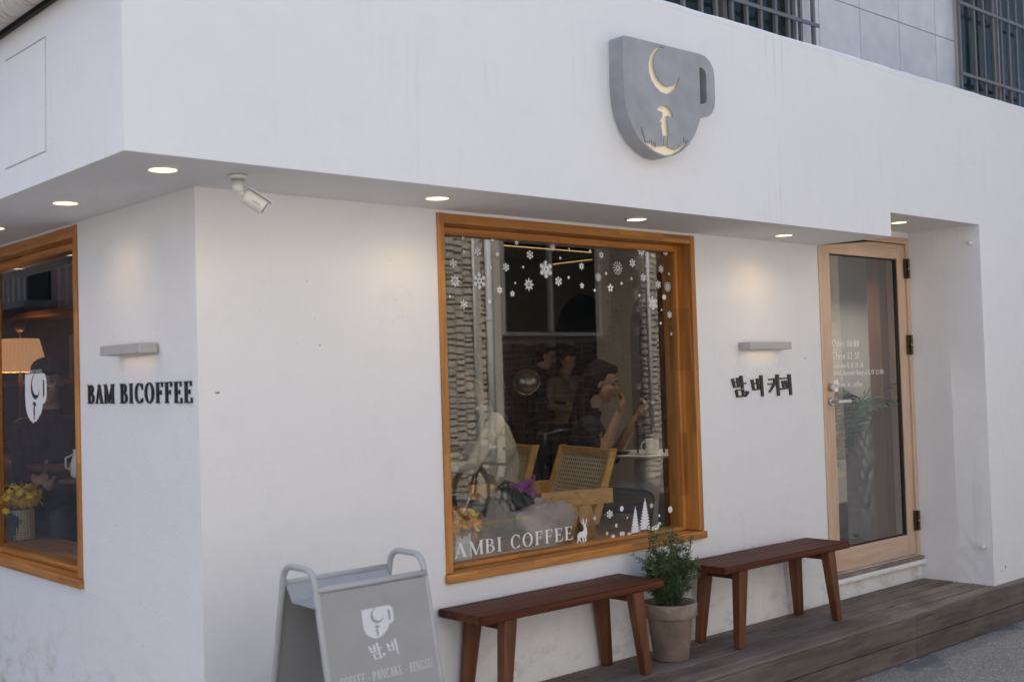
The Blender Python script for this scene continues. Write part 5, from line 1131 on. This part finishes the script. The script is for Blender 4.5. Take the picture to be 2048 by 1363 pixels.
for (x0, y0, x1, y1, lab) in ((la.x, la.y, lb.x, lb.y, 'thin glowing amber light strip on the ceiling, running along the room'), (lc.x, lc.y, ld.x, ld.y, 'thin glowing amber light strip on the ceiling, running towards the back')):
    d = Vector((x1 - x0, y1 - y0, 0)); n_ = Vector((-d.y, d.x, 0)).normalized() * .0035
    a, b = Vector((x0, y0, 2.83)), Vector((x1, y1, 2.83)); u = Vector((0, 0, .028))
    t = thing('light_strip', tuple(a), lab, 'light', 'ceiling light strips'); MB().hexa([a - n_, b - n_, b + n_, a + n_], [a - n_ + u, b - n_ + u, b + n_ + u, a + n_ + u]).build('channel', 'gasket', t); e = Vector((0, 0, -.003)); MB().hexa([a - n_ * .8 + e, b - n_ * .8 + e, b + n_ * .8 + e, a + n_ * .8 + e], [a - n_ * .8, b - n_ * .8, b + n_ * .8, a + n_ * .8]).build('diffuser', 'led_glow', t)
q = at(1140, 529, 2, 2.855); t = thing('ceiling_downlight_or_fill', (q.x, q.y, 2.858), 'small lit downlight in the dark room ceiling behind the big window', 'downlight'); MB().lathe([(.001, -.004), (.05, -.004)], (q.x, q.y, 2.858), 24, cap=False).build('diffuser', 'downlight_glow', t); MB().lathe([(.05, -.004), (.058, -.006), (.062, 0)], (q.x, q.y, 2.858), 24, cap=False).build('trim_ring', 'gasket', t)
lamp_light('beam', 'SPOT', (q.x, q.y, 2.84), 6, (1, .78, .5), t, spot_size=R(95), spot_blend=.6)
t = thing('ceiling_downlight_or_fill', (6.75, 4.72, 2.858), 'added ceiling fill light just inside the glass door', 'downlight'); MB().lathe([(.001, -.004), (.05, -.004)], (6.75, 4.72, 2.858), 24, cap=False).build('diffuser', 'downlight_glow', t); MB().lathe([(.05, -.004), (.058, -.006), (.062, 0)], (6.75, 4.72, 2.858), 24, cap=False).build('trim_ring', 'gasket', t)
lamp_light('beam', 'SPOT', (6.75, 4.72, 2.84), 45, (1, .90, .80), t, spot_size=R(100), spot_blend=.6)  # fill light added to brighten the wall and palm behind the door
t = thing('ceiling_downlight_or_fill', (5.0, 4.95, 2.858), 'added ceiling fill light above the cane chairs, out of view', 'downlight'); MB().lathe([(.001, -.004), (.05, -.004)], (5.0, 4.95, 2.858), 24, cap=False).build('diffuser', 'downlight_glow', t); MB().lathe([(.05, -.004), (.058, -.006), (.062, 0)], (5.0, 4.95, 2.858), 24, cap=False).build('trim_ring', 'gasket', t)
lamp_light('beam', 'SPOT', (5.0, 4.95, 2.84), 15, (1, .82, .6), t, spot_size=R(105), spot_blend=.7)  # unseen fill light, added to brighten the cane chairs
# wood-lined passage and palm behind the door
wood('passage_wood', (.16, .07, .035), (.26, .125, .065), 'z', .5, 20)
MB().box(7.17, 7.289, 4.205, 4.30, FLZ, 2.84).build('door_reveal', 'passage_wood', cafe)
palm = thing('palm_plant', (6.92, 4.60, FLZ), 'dark green palm fronds behind the glass door', 'plant'); WL[palm] = (0, 0, 0)
MB().lathe([(.11, 0), (.14, .26), (.145, .28), (.13, .28), (.12, .24), (.001, .24)], n=28).build('pot', 'pot_white', palm, smooth='w')
plain('palm_leaf', (.016, .058, .026), .5, .25, 10); rp = random.Random(8)
for k in range(11):
    a = rp.uniform(0, 2 * PI) if k > 5 else R(-70 + 32 * k); ln = rp.uniform(.95, 1.32); fr = MB(); pts = []
    for i in range(12):
        s_ = i / 11; pts.append(Vector((math.cos(a) * ln * (.10 + .42 * s_ * s_), math.sin(a) * ln * (.08 + .40 * s_ * s_), .26 + ln * (1.0 * s_ - .28 * s_ * s_ * s_))))
    fr.tube(pts, [.007 - .0004 * i for i in range(12)], 5)
    for i in range(3, 12):
        for h in (0, .5):
            if i + h > 11: continue
            p = pts[i].lerp(pts[min(i + 1, 11)], h); tg = (pts[min(i + 1, 11)] - pts[i - 1]).normalized(); sd_ = tg.cross(Vector((0, 0, 1))).normalized()
            for s in (-1, 1):
                L = .30 * (1 - .55 * abs(i - 6) / 6); d = (sd_ * s * .85 + tg * .6).normalized(); e = p + d * L + Vector((0, 0, -.09 * L / .3)); mid = p.lerp(e, .5) + Vector((0, 0, .02)); wv = tg * .017; o = len(fr.v)
                fr.v += [tuple(p), tuple(mid + wv), tuple(e), tuple(mid - wv)]; fr.f.append((o, o + 1, o + 2, o + 3))
    fr.build('frond', 'palm_leaf', palm, fix=False)

# ------------------------------------------------------------ behind the side window
wood('shelf_wood', (.10, .045, .02), (.18, .085, .04), 'y', .55, 20)
bs = thing('bookshelf', (3.0, 8.0, FLZ), 'dark wooden bookshelf behind the side window', 'shelf')
for z in (1.30, 1.72, 2.16): MB().box(2.72, 3.02, 6.6, 9.5, z, z + .03).build('shelf_board', 'shelf_wood', bs)
MB().box(3.021, 3.05, 6.6, 9.5, FLZ, 2.84).build('back_panel', 'inner_dark', bs); MB().box(2.72, 3.02, 6.56, 6.598, FLZ, 2.84).build('side_panel', 'shelf_wood', bs)
BC = [(.09, .11, .04), (.03, .05, .10), (.16, .07, .03), (.05, .05, .05), (.20, .15, .09), (.06, .09, .05), (.11, .03, .03)]
for i, c in enumerate(BC): plain('book_%d' % i, c, .7, .1)
y = 6.64; rb = random.Random(2); idx = 0
words = ['green', 'navy blue', 'rust brown', 'black', 'tan', 'dark green', 'dark red']
for row, zz in ((0, 2.191), (1, 1.751)):
    y = 6.64
    for i in range(13 if row == 0 else 9):
        w_ = rb.uniform(.03, .055); h_ = rb.uniform(.22, .31); ci = rb.randrange(7); bk = MB().box(2.74, 2.95, y, y + w_, zz, zz + h_).build('book', 'book_%d' % ci, bevel=.002)
        idx = i + 1; bk['label'] = '%s book, %s from the end of the %s shelf behind the side window' % (words[ci], ['first','second','third','fourth','fifth','sixth','seventh','eighth','ninth','tenth','eleventh','twelfth','thirteenth'][i], 'upper' if row == 0 else 'lower'); bk['category'] = 'book'; bk['group'] = 'books on the %s shelf' % ('upper' if row == 0 else 'lower'); y += w_ + .002
q = at(40, 690, 0, 2.62)
tl = thing('table_lamp', (2.62, q.y, 1.25), 'lit lamp with pleated peach shade behind the side window', 'lamp'); WL[tl] = (0, 0, 0)
def shade_mat():
    m, n, b = newmat('lamp_shade'); b.inputs['Base Color'].default_value = (.75, .45, .25, 1); b.inputs['Emission Color'].default_value = (1, .50, .24, 1); b.inputs['Emission Strength'].default_value = .24; b.inputs['Roughness'].default_value = .9
shade_mat()
sh = MB(); N_ = 72
for r0, z in ((.165, .55), (.112, .76)):
    for k in range(N_): rr_ = r0 * (1 + (.025 if k % 2 else -.025)); sh.v.append((rr_ * math.cos(2 * PI * k / N_), rr_ * math.sin(2 * PI * k / N_), z))
for k in range(N_): sh.f.append((k, (k + 1) % N_, N_ + (k + 1) % N_, N_ + k))
sh.build('shade', 'lamp_shade', tl); MB().lathe([(.08, 0), (.075, .02), (.018, .05), (.014, .53)], n=20).build('base', 'gasket', tl); MB().tube([(0, 0, .53), (0, 0, .80)], .006, 6).build('rod', 'gasket', tl); MB().ell((0, 0, .83), (.028, .028, .028)).build('finial', 'gasket', tl)
lamp_light('bulb', 'POINT', (0, 0, .62), 4, (1, .6, .3), shadow_soft_size=.04).parent = tl
ct = thing('side_counter', (2.62, 7.5, FLZ), 'dark wooden counter under the lamp behind the side window', 'counter'); MB().box(2.45, 2.85, 6.75, 9.4, 1.215, 1.249).build('top', 'shelf_wood', ct); MB().box(2.50, 2.85, 6.80, 9.4, FLZ, 1.214).build('body', 'inner_dark', ct)
# person in dark jacket behind the side window
q = at(86, 800, 0, 2.60)
t, P, B = seated('person', (2.66, q.y - .05, FLZ), (-.55, -.83), 'person in dark jacket, cap and glasses behind the side window', 'black_cloth', 1.05, R(6), hands=((.24, .05, .26), (.26, -.05, .24)), seat_z=.48)
me = MB(); me.ell(P(-.02, 0, .07), (.105, .098, .075)); me.ell(P(.09, 0, .055), (.07, .075, .010)); link('cap', fuse(me, .010, 'cap', [], 'black_cloth', 2), None, t)
gl = MB()
for s in (-1, 1): gl.tube([P(.098, s * .036 + .026 * math.cos(a), .006 + .02 * math.sin(a)) for a in [2 * PI * i / 16 for i in range(16)]], .002, 5, closed=True)
gl.tube([P(.098, -.01, .01), P(.098, .01, .01)], .002, 5); gl.build('glasses', 'steel', t)
# flowers in a woven vase on the side sill
q = at(40, 1090, 0, 2.36); vy = at(40, 1060, 0, 2.36).y
MB().box(2.262, 2.50, 5.2, 9.3, .70, .842).build('side_ledge', 'oak_y', cafe, bevel=.004)
t = thing('flower_vase', (2.338, vy - .10, .843), 'yellow flowers in a woven straw vase behind the side window', 'plant'); WL[t] = (0, 0, 0)
plain('straw', (.36, .28, .18), .9, .2, 40)
v_ = MB().lathe([(.055, 0), (.06, .01), (.062, .17), (.056, .17), (.05, .02), (.001, .02)], n=28).build('vase', 'straw', t, smooth='w'); wv = MB()
for i in range(12): wv.tube([(.064 * math.cos(2 * PI * k / 24), .064 * math.sin(2 * PI * k / 24), .012 + i * .0135) for k in range(24)], .002, 4, closed=True)
for k in range(24): wv.tube([(.065 * math.cos(2 * PI * k / 24), .065 * math.sin(2 * PI * k / 24), .005), (.065 * math.cos(2 * PI * k / 24), .065 * math.sin(2 * PI * k / 24), .17)], .002, 4)
wv.build('weave', 'cane', v_, kind='stuff')
f_ = MB(); blooms(f_, (0, 0, .235), 170, .055, .026, rd, .5); f_.build('yellow_blooms', 'petal_yellow', t, fix=False, kind='stuff'); f_ = MB(); [f_.tube([(0, 0, .1), (rd.uniform(-.06, .06), rd.uniform(-.06, .06), rd.uniform(.20, .28))], .0018, 4) for _ in range(24)]; f_.build('stalks', 'leaf', t)
q = at(158, 905, 0, 2.55); t = thing('white_jug', (2.55, q.y, 1.25), 'small white jug at the right edge of the side window', 'jug'); WL[t] = (0, 0, 0)
MB().lathe([(.03, -.07), (.045, -.05), (.052, 0), (.035, .06), (.03, .08), (.034, .095), (.028, .09), (.001, .085)], n=24).build('body', 'mug_white', t, smooth='w'); MB().tube([(-.03, 0, .07), (-.075, 0, .05), (-.075, 0, .0), (-.045, 0, -.02)], .006, 8).build('handle', 'mug_white', t, smooth=True)
st_ = thing('small_side_table', (2.6, q.y, FLZ), 'dark small table carrying the white jug', 'table'); MB().lathe([(.15, -.02), (.16, -.01), (.155, 0)], (2.6, q.y, 1.178), 28).build('top', 'shelf_wood', st_); MB().tube([(2.6, q.y, FLZ), (2.6, q.y, 1.157)], .02, 12).build('post', 'gasket', st_); MB().lathe([(.13, 0), (.12, .015), (.02, .03)], (2.6, q.y, FLZ + .001), 24).build('foot', 'gasket', st_)
